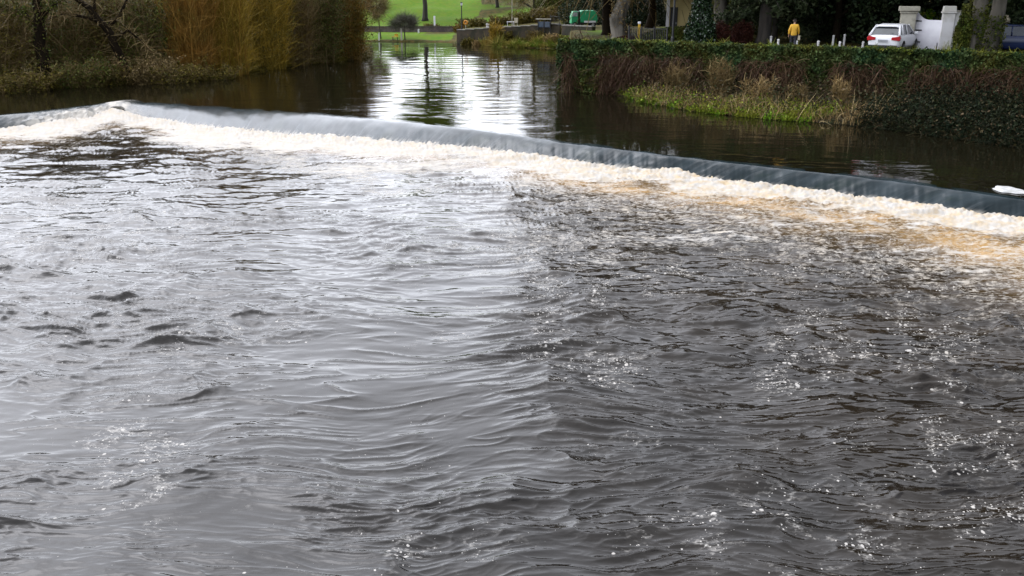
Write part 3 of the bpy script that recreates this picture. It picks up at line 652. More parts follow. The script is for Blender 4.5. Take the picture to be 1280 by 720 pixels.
customtree('leaning_tree', 150, 60.5, 0.2, [[(160, 100, 0.3, .30), (146, 62, 0, .28), (132, 34, 0, .26), (112, 10, 0, .2), (88, -6, 0, .15), (50, -25, 0, .09)],
    [(133, 36, 0, .16), (150, 20, 0.4, .12), (160, -4, 0.5, .08)], [(128, 28, 0, .13), (100, 20, -.3, .10), (78, 18, -.5, .06), (60, 24, -.5, .03)],
    [(140, 48, 0, .12), (160, 38, .2, .09), (178, 52, .4, .05), (190, 66, .4, .03)], [(118, 14, 0, .11), (118, -5, 0.3, .07)]],
    'black leaning bare tree with forked limbs on the left bank', M['darkbark'], 0, None, 31)
customtree('ivied_tree', 52, 58.5, 0.1, [[(55, 108, 0, .5), (55, 80, 0, .42), (50, 40, 0, .36), (46, 5, 0, .3), (40, -40, 0, .2)], [(50, 40, 0, .16), (30, 15, .2, .1), (5, 8, .3, .06), (-20, 12, .3, .03)], [(48, 25, 0, .15), (70, 5, .2, .1), (80, -15, .3, .06)]],
    'thick dark trunk wrapped in ivy at the water edge on the far left', M['darkbark'], 2600, M['dkgreen'], 32)
# undergrowth along the left water line
g = np.random.default_rng(41); P = np.array(LEFTB[2:14]); seg = np.linalg.norm(np.diff(P, axis=0), axis=1); cum = np.concatenate([[0], np.cumsum(seg)])
s = g.uniform(0, cum[-1], 26000); px_ = np.interp(s, cum, P[:, 0]); py_ = np.interp(s, cum, P[:, 1]); off = g.uniform(-0.3, 1.8, len(s))
xx = px_ - off * 0.7; yy = py_ + off * 0.7; zz_ = np.maximum(height(xx, yy), -0.05)
hh = (0.35 + 0.5 * np.clip(fbm(42, s / 1.5, s * 0, 3) + 0.4, 0, 1.5)) * g.uniform(0.3, 1.2, len(s))
base = np.stack([xx, yy, zz_], 1); d = unit(np.stack([g.normal(size=len(s)) * .6 + .2, g.normal(size=len(s)) * .6 - .3, np.abs(g.normal(size=len(s))) + .3], 1))
V, F = ribbons(twigpaths(g, base, d, hh * 1.6, 4, .3, 0.4), np.linspace(1, .3, 4)[None] * np.full((len(s), 1), 0.022), g)
Cc = base + g.normal(size=base.shape) * 0.15 + np.stack([0 * hh, 0 * hh, hh * g.uniform(0, 1, len(s))], 1)
tag(npmesh('undergrowth', *merge([(V, F), leafcloud(Cc, 0.07, g)]), M['olive']), 'low olive undergrowth overhanging the left water line', kind='stuff')

# ---- far field
x, y = G(506, 108); tree('umbrella_tree', x, y, 2.7, 0.10, 'small bare tree with a flat grey crown on the far green shore', seed=51, crown='twig', mat=M['greytw'], nl=12, spread=1.7, start=0.62, clump=0.55, ntw=4200, up=0.35, tw=0.014)
x, y = G(476, 109); tree('young_tree', x, y, 5.2, 0.09, 'thin leaning young tree with dark crown on the far shore', seed=52, crown='twig', mat=M['brown'], nl=12, spread=1.8, start=0.55, clump=0.6, lean=(-0.10, 0), ntw=3500, tw=0.014)
x, y = G(532, 138); tree('oak_tree', x, y, 19, 0.42, 'tall dark tree standing alone on the green hill', seed=53, crown='leaf', mat=M['grassb'], nl=26, spread=6.0, start=0.40, leafn=26000, leafsize=0.22, clump=1.3)
x, y = G(462, 150); tree('oak_tree', x, y, 12, 0.35, 'bare tree on the hill behind the left thicket', seed=54, crown='twig', mat=M['brown'], nl=18, spread=4, start=0.15, clump=1.2, ntw=5000, tw=0.02)
# shore trees behind the quay: their crowns reflect in the river
for i, (px, Y, h, rr, lab) in enumerate([(668, 122, 12, .3, 'bare olive tree behind the quay road near the dark hedge'), (700, 118, 14, .35, 'bushy brown green tree above the green truck'), (735, 112, 15, .4, 'dark tree rising behind the green truck'), (622, 150, 11, .3, 'small bare tree high on the slope above the quay')]):
    x, y = G(px, Y); tree('slope_tree', x, y, h, rr, lab, seed=60 + i, crown='leaf' if i in (1, 2) else 'twig', mat=M['olive'] if i < 2 else M['dkgreen'] if i == 2 else M['brown'], nl=18, spread=4, start=0.12, leafn=12000, clump=1.2, ntw=5000, tw=0.02, group='trees on the slope behind the quay')
# field wall
def wallseg(name, A, B_, z0, z1a, z1b, th, mat, label, cat, cope=True):
    ax0, ay0 = A; bx0, by0 = B_; dx, dy = bx0 - ax0, by0 - ay0; l = math.hypot(dx, dy); nx, ny = -dy / l * th / 2, dx / l * th / 2; n = max(int(l / 1.2), 2)
    root = empty(name, (ax0, ay0, z0), 0, label, cat); mb = MB(); mc = MB()
    for i in range(n):
        a, b = i / n, (i + 1) / n
        pa = (dx * a, dy * a); pb = (dx * b, dy * b); za = z1a + (z1b - z1a) * a - z0; zb = z1a + (z1b - z1a) * b - z0
        j = random.uniform(-.02, .02)
        v = [(pa[0] - nx, pa[1] - ny, 0), (pb[0] - nx, pb[1] - ny, 0), (pb[0] + nx, pb[1] + ny, 0), (pa[0] + nx, pa[1] + ny, 0)]
        w = [(q[0], q[1], zz2) for q, zz2 in zip(v, (za, zb, zb, za))]
        o_ = len(mb.v); mb.v += v + w; mb.f += [(o_, o_ + 1, o_ + 5, o_ + 4), (o_ + 2, o_ + 3, o_ + 7, o_ + 6), (o_ + 4, o_ + 5, o_ + 6, o_ + 7)] + ([(o_ + 3, o_, o_ + 4, o_ + 7)] if i == 0 else []) + ([(o_ + 1, o_ + 2, o_ + 6, o_ + 5)] if i == n - 1 else [])
        if cope: mc.box(((pa[0] + pb[0]) / 2, (pa[1] + pb[1]) / 2, (za + zb) / 2 + 0.045 + j * .3), (l / n * 0.96, th * 1.25, 0.09), math.atan2(dy, dx))
    mb.build('stonework', mat, root)
    if cope: mc.build('coping', M['stone'] if mat is not M['stone'] else plain('coping_stone', (0.22, 0.21, 0.18), .9), root)
    return root
A = G(425, 119.5); Bb = G(572, 119.5); wallseg('field_wall', A, Bb, 0.2, at(500, A[1], 33.5)[1], at(500, A[1], 33.5)[1], 0.45, plain('field_stone', (0.13, 0.10, 0.09), .9, (0.07, 0.055, 0.05), 2), 'low reddish grey stone wall across the far green field', 'wall', True)
wallseg('quay_wall', QUAY[0], QUAY[2], -0.2, at(572, QY[0], 38)[1], at(700, QY[2], 30)[1], 0.5, M['stone'], 'dark stone quay wall with ivy stains along the far right shore', 'wall')
# bank vegetation below the quay
g = np.random.default_rng(71); n = 22000; u_ = g.uniform(0, 1, n)
sx = np.interp(u_, [0, 1], [QUAY[0][0] - 0.5, QUAY[2][0] + 1.5]); sy = np.interp(u_, [0, 1], [111, 105.6]) - g.uniform(0, 1, n) ** 0.7 * np.interp(u_, [0, .4, 1], [2.2, 3.6, 4.5]); zz_ = height(sx, sy); keep = zz_ > -0.1; sx, sy, zz_, u_ = sx[keep], sy[keep], zz_[keep], u_[keep]; n = len(sx)
hh = (0.4 + 0.9 * np.clip(fbm(72, sx / 1.3, sy / 2, 2), 0, 1)) * g.uniform(.5, 1.3, n)
P = twigpaths(g, np.stack([sx, sy, zz_], 1), unit(g.normal(size=(n, 3)) * .5 + np.array([0, 0, 1])), hh, 3, .4, .2)
V, F = ribbons(P, np.array([1, .8, .2])[None] * np.full((n, 1), .035), g)
tag(npmesh('shore_grass', V, F, leafmat('shore_grass_mix', (0.10, 0.16, 0.012), (0.24, 0.17, 0.04), (0.30, 0.24, 0.06), clump=.35)), 'yellow green rough grass and reeds on the far shore under the quay', kind='stuff')
for i, (px, h, rx, mt, lab) in enumerate([(620, 2.6, 1.0, 'ochre', 'tan bare bush against the middle of the quay wall'), (597, 0.9, .8, 'straw', 'low tan tuft at the left end of the quay wall'), (690, 1.3, 1.2, 'straw', 'straw coloured reed clump on the shore under the blue panels'), (655, 0.9, 1.0, 'olive', 'low green tuft on the shore right of the tan bush')]):
    x, y = G(px, np.interp(px, [572, 700], [101.5, 96])); shrub('shore_bush', x, y, gz(x, y), rx, rx * .6, h, M[mt], 80 + i, lab, nst=40, ntw=1500, tw=.03)

for i, (px, Y, rx, h, mt, lab) in enumerate([(577, 128, 1.5, 1.3, 'osier', 'orange brown shrub on the slope behind the slim lamp post'), (560, 131, 2.2, .9, 'ochre', 'low tan scrub left of the orange brown shrub'), (603, 125, 2.6, 1.2, 'olive', 'olive scrub on the slope above the small white sign'), (628, 122, 2.4, 1.3, 'brown', 'brown scrub on the slope left of the pale square sign'), (655, 118, 2.6, 1.6, 'olive', 'olive scrub right of the pale square sign'), (684, 116, 2.6, 1.9, 'brown', 'brown scrub behind the dark blue panels'), (640, 140, 3.2, 1.2, 'ochre', 'yellowish scrub patch high on the slope'), (590, 145, 3, 1.0, 'olive', 'low olive scrub patch high on the slope'), (540, 140, 1.5, .7, 'brown', 'low brown tuft near the tall lone tree')]):
    x, y = G(px, Y / YS); shrub('slope_scrub', x, y, gz(x, y) - .1, rx, rx * .7, h, M[mt], 180 + i, lab, group='scrub on the slope behind the quay', nst=60, ntw=1800, tw=.035, upright=.5, leaf=1500, leafmat_=M['olive'], leafsize=.1)
for i, (px, h, rx, mt, lab) in enumerate([(632, 1.5, 1.2, 'olive', 'green brown brush at the foot of the quay wall right of the tan bush'), (668, 1.6, 1.3, 'brown', 'brown brush at the foot of the quay wall'), (584, 1.2, 1.0, 'olive', 'low brush below the slim lamp post')]):
    x, y = G(px, np.interp(px, [572, 700], [101.8, 97])); shrub('shore_bush', x, y, gz(x, y), rx, rx * .5, h, M[mt], 195 + i, lab, nst=40, ntw=1300, tw=.03, leaf=900)
# ---- ivy wall
P = np.array(WALL[:8]); seg = np.linalg.norm(np.diff(P, axis=0), axis=1); cum = np.concatenate([[0], np.cumsum(seg)]); LW = cum[-1]
def wpos(s): return np.interp(s, cum, P[:, 0]), np.interp(s, cum, P[:, 1])
T = np.gradient(P, axis=0); T /= np.linalg.norm(T, axis=1)[:, None]
def wnorm(s): tx = np.interp(s, cum, T[:, 0]); ty = np.interp(s, cum, T[:, 1]); return ty, -tx      # towards the river
root = empty('ivy_wall', (float(P[0, 0]), float(P[0, 1]), 0), 0, 'long riverside retaining wall smothered in dark ivy', 'wall'); x0, y0 = P[0]
ns = 120; ss_ = np.linspace(0, LW, ns); wx_, wy_ = wpos(ss_); nx_, ny_ = wnorm(ss_)
V = [];
for (o_, z_) in ((0.45, -0.5), (0.15, ZW - 0.12), (-0.45, ZW - 0.12), (-0.45, 1.5)): V.append(np.stack([wx_ + nx_ * o_ - x0, wy_ + ny_ * o_ - y0, np.full(ns, z_)], 1))
V = np.concatenate(V); F = gridfaces(4, ns); npmesh('stonework', V, F, M['stone'], root)
mbx = MB(); mbx.quad(*[tuple(V[k * ns]) for k in range(4)]); mbx.build('end_face', M['stone'], root)
g = np.random.default_rng(91); n = 110000
s = g.uniform(-0.5, LW, n); v = g.uniform(0, 1, n) ** 0.8; top = g.uniform(0, 1, n) < 0.17
wx_, wy_ = wpos(np.clip(s, 0, LW)); nx_, ny_ = wnorm(s)
bul = 0.34 + 0.42 * fbm(92, s / 1.4, v * 2.2, 3) + 0.18 * fbm(93, s / 0.45, v * 6, 2)
z_ = v * ZW + 0.0; o_ = 0.16 + bul * (1.35 - 0.8 * v) + g.uniform(-.12, .08, n)
z_ = np.where(top, ZW - 0.05 + 0.13 * fbm(94, s / 0.9, s * 0, 3) + g.normal(size=n) * .05, z_); o_ = np.where(top, g.uniform(-0.5, 0.45, n), o_)
C = np.stack([wx_ + nx_ * o_ + np.where(s < 0, s * 1.0, 0) - x0, wy_ + ny_ * o_ + g.normal(size=n) * .03 - y0, z_], 1)
lm = leafmat('ivy_wall_leaves', (0.020, 0.050, 0.018), (0.060, 0.056, 0.010), (0.08, 0.12, 0.035), 0.6, clump=0.38)
npmesh('ivy', *leafcloud(C, 0.075, g, aspect=.75), lm, root)
k = (top) & (fbm(95, s / 2.5, s * 0 + 4, 3) > -0.05); Ck = C[k] + np.array([0, 0, 0.03]); Ck = Ck[:9000]
npmesh('mossy_growth', *leafcloud(Ck, 0.05, g), M['ivyl'], root)
# hanging brown stems on the wall face
n = 13000; s = g.uniform(0, LW, n); s = s[fbm(96, s / 3, s * 0, 2) > -0.25]; n = len(s); wx_, wy_ = wpos(s); nx_, ny_ = wnorm(s); zz_ = g.uniform(0.2, 2.5, n)
b = np.stack([wx_ + nx_ * 0.85 - x0, wy_ + ny_ * 0.85 - y0, zz_], 1); d = unit(np.stack([nx_ * .3 + g.normal(size=n) * .4, ny_ * .3 + g.normal(size=n) * .3, g.normal(size=n) * .5 - .2], 1))
npmesh('dead_stems', *ribbons(twigpaths(g, b, d, g.uniform(.4, 1.3, n), 4, .4, .5), np.linspace(1, .3, 4)[None] * np.full((n, 1), .014), g), leafmat('dead_stems', (0.06, 0.03, 0.016), (0.04, 0.02, 0.012), (0.12, 0.075, 0.04)), root)
n = 2600; s = g.uniform(0, LW, n); wx_, wy_ = wpos(s); nx_, ny_ = wnorm(s); oo = g.uniform(-.4, .4, n)
b = np.stack([wx_ + nx_ * oo - x0, wy_ + ny_ * oo - y0, np.full(n, ZW - .1)], 1); d = unit(np.stack([g.normal(size=n) * .6, g.normal(size=n) * .6, np.ones(n)], 1))
npmesh('stray_shoots', *ribbons(twigpaths(g, b, d, g.uniform(.1, .42, n) * (0.5 + 0.8 * (fbm(98, s / 1.2, s * 0, 2) > .1)), 3, .5, .2), np.array([1, .8, .3])[None] * np.full((n, 1), .016), g), M['ivyl'], root)
# ledge under the wall
led_px = [(700, 108), (740, 114), (775, 119), (800, 128), (850, 137), (900, 144), (960, 150), (1020, 154), (1066, 158), (1130, 166), (1200, 176), (1290, 189), (1400, 210)]
LE = np.array(L(led_px)); segl = np.linalg.norm(np.diff(LE, axis=0), axis=1); cl = np.concatenate([[0], np.cumsum(segl)])
n1_ = 200; q = np.linspace(0, 1, n1_); lx = np.interp(q * cl[-1], cl, LE[:, 0]); ly = np.interp(q * cl[-1], cl, LE[:, 1]); bx, by = wpos(q * LW)
rows = []
for t_, z_ in ((0, -0.4), (0.08, 0.06), (0.35, 0.28), (0.7, 0.5), (1.0, 0.8)):
    jj = 0.15 * fbm(97, q * 60, q * 0 + t_ * 3, 3); rows.append(np.stack([lx + (bx - lx) * t_ + jj * (t_ < .9), ly + (by - ly) * t_, z_ + jj * .4], 1))
tag(npmesh('river_bank', np.concatenate(rows), gridfaces(5, n1_), plain('bank_soil', (0.035, 0.026, 0.014), .95, (0.03, 0.035, 0.01), 1.5, bumpd=.05), smooth=True), 'muddy ledge of bank below the ivy wall', kind='structure')
def ledge_plants(name, n, q0, q1, t0, t1, hmin, hmax, mat, seed, wd, label, spread=.35, thr=-9, leaf=0, droop=.3):
    g = np.random.default_rng(seed); q = g.uniform(q0, q1, n); q = q[fbm(seed + 1, q * 45, q * 0, 2) > thr]; n = len(q); t_ = g.uniform(t0, t1, n)
    lx = np.interp(q * cl[-1], cl, LE[:, 0]); ly = np.interp(q * cl[-1], cl, LE[:, 1]); bx, by = wpos(q * LW)
    b = np.stack([lx + (bx - lx) * t_, ly + (by - ly) * t_, 0.02 + 0.7 * t_], 1); hh = g.uniform(hmin, hmax, n) * (0.6 + 0.6 * np.clip(fbm(seed + 2, q * 80, q * 0, 2) + .5, 0, 1.4))
    d = unit(g.normal(size=(n, 3)) * spread + np.array([0, -0.2, 1])); parts = [ribbons(twigpaths(g, b, d, hh, 4, .35, droop), np.array([1, .9, .6, .15])[None] * np.full((n, 1), wd), g)]
    if leaf:
        i = g.integers(0, n, leaf); parts.append(leafcloud(b[i] + g.normal(size=(leaf, 3)) * .12 + np.stack([0 * i, 0 * i, hh[i] * g.uniform(0, 1.1, leaf)], 1), .065, g))
    return tag(npmesh(name, *merge(parts), mat), label, kind='stuff')
QF = lambda px: float(np.interp(px, [a for a, b in led_px], cl / cl[-1]))
ledge_plants('bank_grass', 20000, QF(772), QF(1010), 0.0, .45, .15, .45, M['grassb'], 101, .022, 'bright green and yellow grass on the ledge under the ivy wall', thr=-.25, leaf=6000)
ledge_plants('dead_reeds', 2800, QF(790), QF(1075), 0.0, .4, .5, 1.3, M['straw'], 111, .014, 'straw coloured dead reeds leaning over the ledge', spread=.3, thr=-0.1)
ledge_plants('bank_brambles', 15000, QF(702), QF(1390), 0.02, .9, .5, 1.5, leafmat('bramble_mix', (0.045, 0.03, 0.012), (0.022, 0.03, 0.008), (0.09, 0.06, 0.03)), 121, .013, 'dark brown brambles along the foot of the ivy wall', spread=.8, leaf=14000, droop=.7)
ledge_plants('trailing_ivy', 9000, QF(1060), QF(1398), 0.0, .9, .4, 1.4, M['ivy'], 131, .012, 'dark trailing ivy spilling to the water at the right', spread=.8, leaf=30000, droop=.7)
for i, (px, Y, h, rx, mt, lab, up) in enumerate([(722, 54.2, 3.1, 1.3, 'redtw', 'reddish brown bare bush at the left end of the ivy wall', 1.2), (905, 47.6, 2.4, .9, 'brown', 'brown leaning bush halfway along the ivy wall', 1.), (955, 46, 1.5, 1.3, 'straw', 'yellowish dead reed bush under the ivy wall', 1.8), (1060, 43.6, 1.7, .5, 'straw', 'pale dead stems standing in the water edge', 2.), (848, 49.2, 1.9, .9, 'brown', 'rusty brown bush low on the ivy wall', 1.), (1003, 44.8, 1.3, .6, 'brown', 'brown bush near the right end of the grassy ledge', 1.)]):
    x, y = G(px, Y - .4); shrub('bank_bush', x, y, .25, rx, rx * .5, h, M[mt], 140 + i, lab, nst=50, ntw=1600, upright=up, tw=.013)
# ------------------------------------------------------------------ terrace: trees
tg = 'large trees behind the ivy wall'
def TR(px, Y, h, r, label, seed, **k):
    x, y = G(px, Y); k.setdefault('group', tg); return tree(k.pop('name', 'beech_tree'), x, y, h, r, label, seed=seed, **k)
TR(776, 60, 12, .62, 'massive grey trunked tree with flared base left of the yellow house', 201, bark=M['greybark'], nl=30, spread=4.2, start=.6, leafn=9000, leafsize=.16, clump=1.5, flare=1.7)
TR(760, 66, 12, .45, 'dark tree just behind the massive grey trunk', 202, bark=M['darkbark'], nl=34, spread=7, start=.55, crown='twig', mat=M['brown'], ntw=10000, tw=.045, clump=2.6)
TR(899, 57, 13, .55, 'grey green trunked tree rising from the red brown shrub', 203, bark=M['greybark'], nl=30, spread=6, start=.6, leafn=14000, leafsize=.16, clump=1.5, flare=1.4)
TR(812, 78, 12, .4, 'dark tree left of the yellow house', 204, bark=M['darkbark'], nl=24, spread=5, start=.55, leafn=40000, leafsize=.15, clump=1.2)
TR(1216, 44.6, 19, .42, 'ivied left stem of the great tree beside the white gate', 205, bark=M['greybark'], nl=30, spread=6, start=.47, leafn=14000, leafsize=.15, clump=1.2, lean=(-.01, 0), flare=1.5)
TR(1239, 45.2, 20, .40, 'grey right stem of the great tree next to the navy car', 206, bark=M['greybark'], nl=28, spread=6, start=.47, leafn=14000, leafsize=.15, clump=1.2, lean=(.03, 0), flare=1.3)
TR(1045, 55, 14, .26, 'thin dark trunk left of the white car', 207, bark=M['darkbark'], nl=26, spread=5, start=.2, leafn=40000, leafsize=.15, clump=1.2)
TR(1062, 58, 15.5, .30, 'thicker dark trunk nearer the white car', 208, bark=M['bark'], nl=26, spread=5, start=.2, leafn=40000, leafsize=.15, clump=1.2)
TR(1180, 62, 15, .4, 'evergreen tree behind the white gate', 209, bark=M['darkbark'], nl=30, spread=5, start=.08, leafn=40000, leafsize=.15, clump=1.2)
TR(1300, 52, 19, .4, 'evergreen tree behind the parked navy car', 210, bark=M['darkbark'], nl=30, spread=6, start=.08, leafn=40000, leafsize=.15, clump=1.2)
TR(1010, 72, 13, .4, 'dark evergreen behind the person in yellow', 211, bark=M['darkbark'], nl=30, spread=6, start=.06, leafn=40000, leafsize=.15, clump=1.2)
TR(1110, 68, 16.5, .4, 'dark evergreen behind the white car roof', 212, bark=M['darkbark'], nl=30, spread=6, start=.06, leafn=40000, leafsize=.15, clump=1.2)
TR(940, 76, 12.5, .4, 'dark evergreen behind the conifers', 213, bark=M['darkbark'], nl=30, spread=6, start=.06, leafn=40000, leafsize=.15, clump=1.2)
def ivy_on(root, h0, h1, r0, n, seed, lean=0.0, mat='dkgreen'):
    g = np.random.default_rng(seed); z_ = g.uniform(h0, h1, n); a = g.uniform(0, 6.283, n); k = fbm(seed, a * .7, z_ * .8, 2) > -0.12; z_, a = z_[k], a[k]; rr = r0 * (1.05 - .03 * z_) + np.abs(g.normal(size=len(a))) * .09
    C = np.stack([np.cos(a) * rr + lean * z_, np.sin(a) * rr, z_], 1); npmesh('ivy_leaves', *leafcloud(C, .065, g), M[mat], root)
for o_ in [o for o in bpy.data.objects if o.get('label')]:
    if 'ivied left stem' in o_['label']: ivy_on(o_, 0, 6, .44, 5200, 301)
    if 'grey right stem' in o_['label']: ivy_on(o_, 0, 2.2, .46, 1600, 302)
    if 'massive grey trunked' in o_['label']: ivy_on(o_, .4, 5, .66, 1800, 303, mat='brown')
    if 'red brown shrub' in o_['label'] and o_['category'] == 'tree': ivy_on(o_, 0, 5, .58, 2600, 304)
# off-frame trees added on the near right bank to darken the pool's reflection
for i, (x, y, h) in enumerate([(37, 38, 17), (43, 28, 16), (33, 50, 18)]):
    tree('beech_tree', x, y, h, .5, ['tall evergreen added on the right bank beyond the frame edge', 'nearest tall evergreen added on the right bank', 'tall evergreen added inland of the navy car'][i], seed=215 + i, bark=M['bark'], nl=34, spread=6.5, start=.12, leafn=14000, leafsize=.15, clump=1.2, group=tg)
cg = 'dark conifers behind the ivy wall'
for i, (px, Y, h, rb, r, lab, low) in enumerate([(955, 54, 15, 3.0, .42, 'conifer with a broad brown trunk behind the hedge top', 2.6), (968, 57, 14, 3.2, .2, 'slim drooping conifer right of the broad brown trunk', 1.2), (926, 62, 15, 3.2, .3, 'conifer with drooping sprays above the dark red shrub', 1.0), (1022, 60, 13, 3.4, .25, 'conifer between the person in yellow and the thin trunk', .8), (1085, 60, 14, 3.2, .25, 'conifer whose low sprays hang over the white car', 1.6)]):
    x, y = G(px, Y); conifer('conifer_tree', x, y, h, rb, lab, 230 + i, low=low, r=r, group=cg, bark=M['bark'])
# low dark backdrop shrubs
for i, (px, Y, rx, h, mt, lab) in enumerate([(745, 92, 4, 4.4, 'ever', 'dark round shrub behind the green truck'), (800, 84, 3.0, 3.4, 'ever', 'dark shrub behind the black railing'), (690, 112, 3, 3.5, 'dkgreen', 'dark hedge clump on the slope above the blue panels'), (770, 98, 4, 5, 'ever', 'tall dark shrub between the green truck and the massive trunk'), (825, 96, 4, 5, 'ever', 'tall dark shrub behind the yellow house roof'), (985, 66, 3.5, 2.6, 'dkgreen', 'olive shrub behind the person in yellow'), (1035, 67, 3.5, 2.5, 'dkgreen', 'olive shrub behind the thin dark trunks'), (1088, 63, 3, 2.8, 'dkgreen', 'green shrub behind the white car'), (1140, 60, 3, 2.8, 'ever', 'dark clipped shrub behind the stone gate pillar'), (1158, 56, 1.2, 2.0, 'grassb', 'yellow green bush peeping over the white gate'), (1205, 56, 2.5, 2.6, 'ever', 'dark shrub between the white wall and the great tree'), (1270, 50, 3, 3.2, 'ever', 'dark shrub behind the navy car'), (893, 68, 1.8, 3.4, 'ever', 'dark shrub between the yellow house and the grey trunk'), (845, 60.5, 2.2, 0.75, 'dkgreen', 'low clipped hedge in front of the yellow house')]):
    x, y = G(px, Y); domeshrub('evergreen_shrub', x, y, gz(x, y), rx, rx * .7, h, M[mt], 250 + i, lab, n=9000, ls=.10)
x, y = G(875, 52.5); domeshrub('laurel_bush', x, y, ZT, 0.85, .8, 3.2, M['laurel'], 270, 'glossy dark laurel bush right of the yellow house', n=9000, ls=.07)
x, y = G(897, 53.5); domeshrub('red_shrub', x, y, ZT, 1.0, .8, 1.35, M['redtw'], 271, 'dome shaped dark red brown shrub above the ivy wall', n=7000, ls=.05)
x, y = G(928, 54.5); domeshrub('red_shrub', x, y, ZT, .8, .7, 1.5, M['redtw'], 272, 'rusty shrub right of the dome shaped one', n=5000, ls=.05)
x, y = G(785, 58); domeshrub('red_shrub', x, y, ZT, .9, .5, .35, M['redtw'], 273, 'low red ground plant at the massive trunk base', n=2500, ls=.05)
x, y = G(1203, 44.2); domeshrub('ivy_mound', x, y, ZT, .45, .4, 2.6, M['dkgreen'], 274, 'ivy mound between the white wall and the great tree', n=5000, ls=.06)
x, y = G(1254, 48); domeshrub('blossom_shrub', x, y, ZT + 1.6, .22, .2, .35, M['cream2'], 275, 'small pale blossom cluster above the navy car', n=500, ls=.04, cat='blossom')

# ------------------------------------------------------------------ cars
def make_car(name, x, y, z, rz, paint, label, group):
    root = empty(name, (x, y, z), rz, label, 'car', group)
    # long axis +y is forward. body lofted from side sections
    st = [(-2.12, .70, .34, .66, .86), (-2.02, .84, .26, .80, .98), (-1.6, .90, .22, .88, 1.0), (-.8, .91, .20, .90, .99), (.3, .91, .20, .90, .97), (1.1, .90, .20, .86, .95), (1.75, .86, .22, .76, .86), (2.1, .72, .28, .62, .70), (2.18, .60, .34, .52, .56)]
    mb = MB(); n = 12
    for (yy, w, z0, zs, z1) in st:
        sec = [(-w * .86, z0), (-w * .98, z0 + .12), (-w, (z0 + zs) / 2), (-w * .985, zs - .04), (-w * .93, zs + (z1 - zs) * .6), (-w * .80, z1)]; sec = sec + [(-a, b) for a, b in sec[::-1]]
        mb.v += [(a, yy, b) for a, b in sec]
    for i in range(len(st) - 1):
        for k in range(n): mb.f.append((i * n + k, i * n + (k + 1) % n, (i + 1) * n + (k + 1) % n, (i + 1) * n + k))
    mb.f.append(tuple(range(n))); mb.f.append(tuple((len(st) - 1) * n + k for k in range(n)))
    mb.build('body', paint, root, smooth=True, sub=1)
    # greenhouse: glass volume, painted roof and pillars
    g0 = [(-1.95, .76, .93), (-1.45, .60, 1.44), (.25, .62, 1.46), (1.12, .78, .94)]
    mg = MB(); L0 = [(-w, yy, zz) for yy, w, zz in g0]; R0 = [(w, yy, zz) for yy, w, zz in g0]
    mg.v += L0 + R0; mg.f += [(0, 1, 2, 3), (7, 6, 5, 4), (0, 4, 5, 1), (1, 5, 6, 2), (2, 6, 7, 3), (0, 3, 7, 4)]
    mg.build('windows', M['glass'], root)
    mr = MB()
    pr = [(-1.62, .60, 1.40), (-1.45, .63, 1.475), (-.6, .66, 1.52), (.15, .64, 1.49), (.35, .61, 1.44)]
    for yy, w, zz in pr: mr.v += [(-w, yy, zz - .04), (-w * .8, yy, zz + .01), (w * .8, yy, zz + .01), (w, yy, zz - .04)]
    for i in range(len(pr) - 1):
        for k in range(3): mr.f.append((i * 4 + k, i * 4 + k + 1, (i + 1) * 4 + k + 1, (i + 1) * 4 + k))
    rf = mr.build('roof', paint, root, smooth=True); s_ = rf.modifiers.new('s', 'SOLIDIFY'); s_.thickness = .04
    for sgn in (-1, 1):
        for a_, b_, r0_ in (((sgn * .79, -1.97, .93), (sgn * .62, -1.47, 1.45), .075), ((sgn * .79, 1.14, .93), (sgn * .63, .27, 1.46), .045), ((sgn * .80, -.35, .93), (sgn * .635, -.35, 1.47), .04), ((sgn * .79, -1.3, .93), (sgn * .63, -1.15, 1.46), .07)):
            MB().tube([a_, b_], [r0_, r0_ * .75], 6).build('pillar', paint, root, smooth=True)
    MB().box((0, -2.13, .33), (1.5, .08, .2)).build('rear_bumper_trim', M['black'], root, bevel=.03)
    MB().box((0, -2.17, .66), (.52, .03, .12)).build('number_plate', M['plate'], root)
    for sgn in (-1, 1):
        t_ = MB(); t_.prism([(sgn * .42, .70), (sgn * .86, .66), (sgn * .88, .82), (sgn * .80, .90), (sgn * .42, .84)], -2.14, -1.92, 'y'); t_.build('tail_light', M['tail'], root, bevel=.02)
        MB().box((sgn * .62, 2.1, .60), (.3, .12, .12)).build('headlight', M['plate'], root, bevel=.03)
        mi = MB().box((sgn * .98, .78, 1.0), (.2, .12, .15)).build('mirror', M['black'] if paint is M['carblue'] else paint, root, bevel=.04)
        for yy in (-1.32, 1.36):
            w = MB().tube([(sgn * .72, yy, .33), (sgn * .74, yy, .33), (sgn * .90, yy, .33), (sgn * .92, yy, .33)], [.28, .33, .33, .29], 22).build('wheel', M['tyre'], root, smooth=False)
            MB().tube([(sgn * .90, yy, .33), (sgn * .935, yy, .33)], [.19, .15], 14).build('rim', M['alloyd'], w)
    wp = MB().tube([(.0, -1.80, 1.02), (.42, -1.83, 1.06)], .018, 5).build('wiper', M['black'], root)
    return root
x, y = G(1110, 45.8); make_car('parked_car', x + 1.15, y + 1.95, ZT + .03, R(-37), M['carwhite'], 'white hatchback parked by the stone gate pillar with red tail lights', 'cars parked on the lane')
x, y = G(1272, 45.6); make_car('parked_car', x + .15, y + .45, ZT + .03, R(-108), M['carblue'], 'navy blue car parked right of the great ivied tree', 'cars parked on the lane')
x, y = G(1308, 48.0); make_car('parked_car', x + .6, y + .6, ZT + .03, R(-108), M['carred'], 'grey car partly hidden behind the navy one', 'cars parked on the lane')

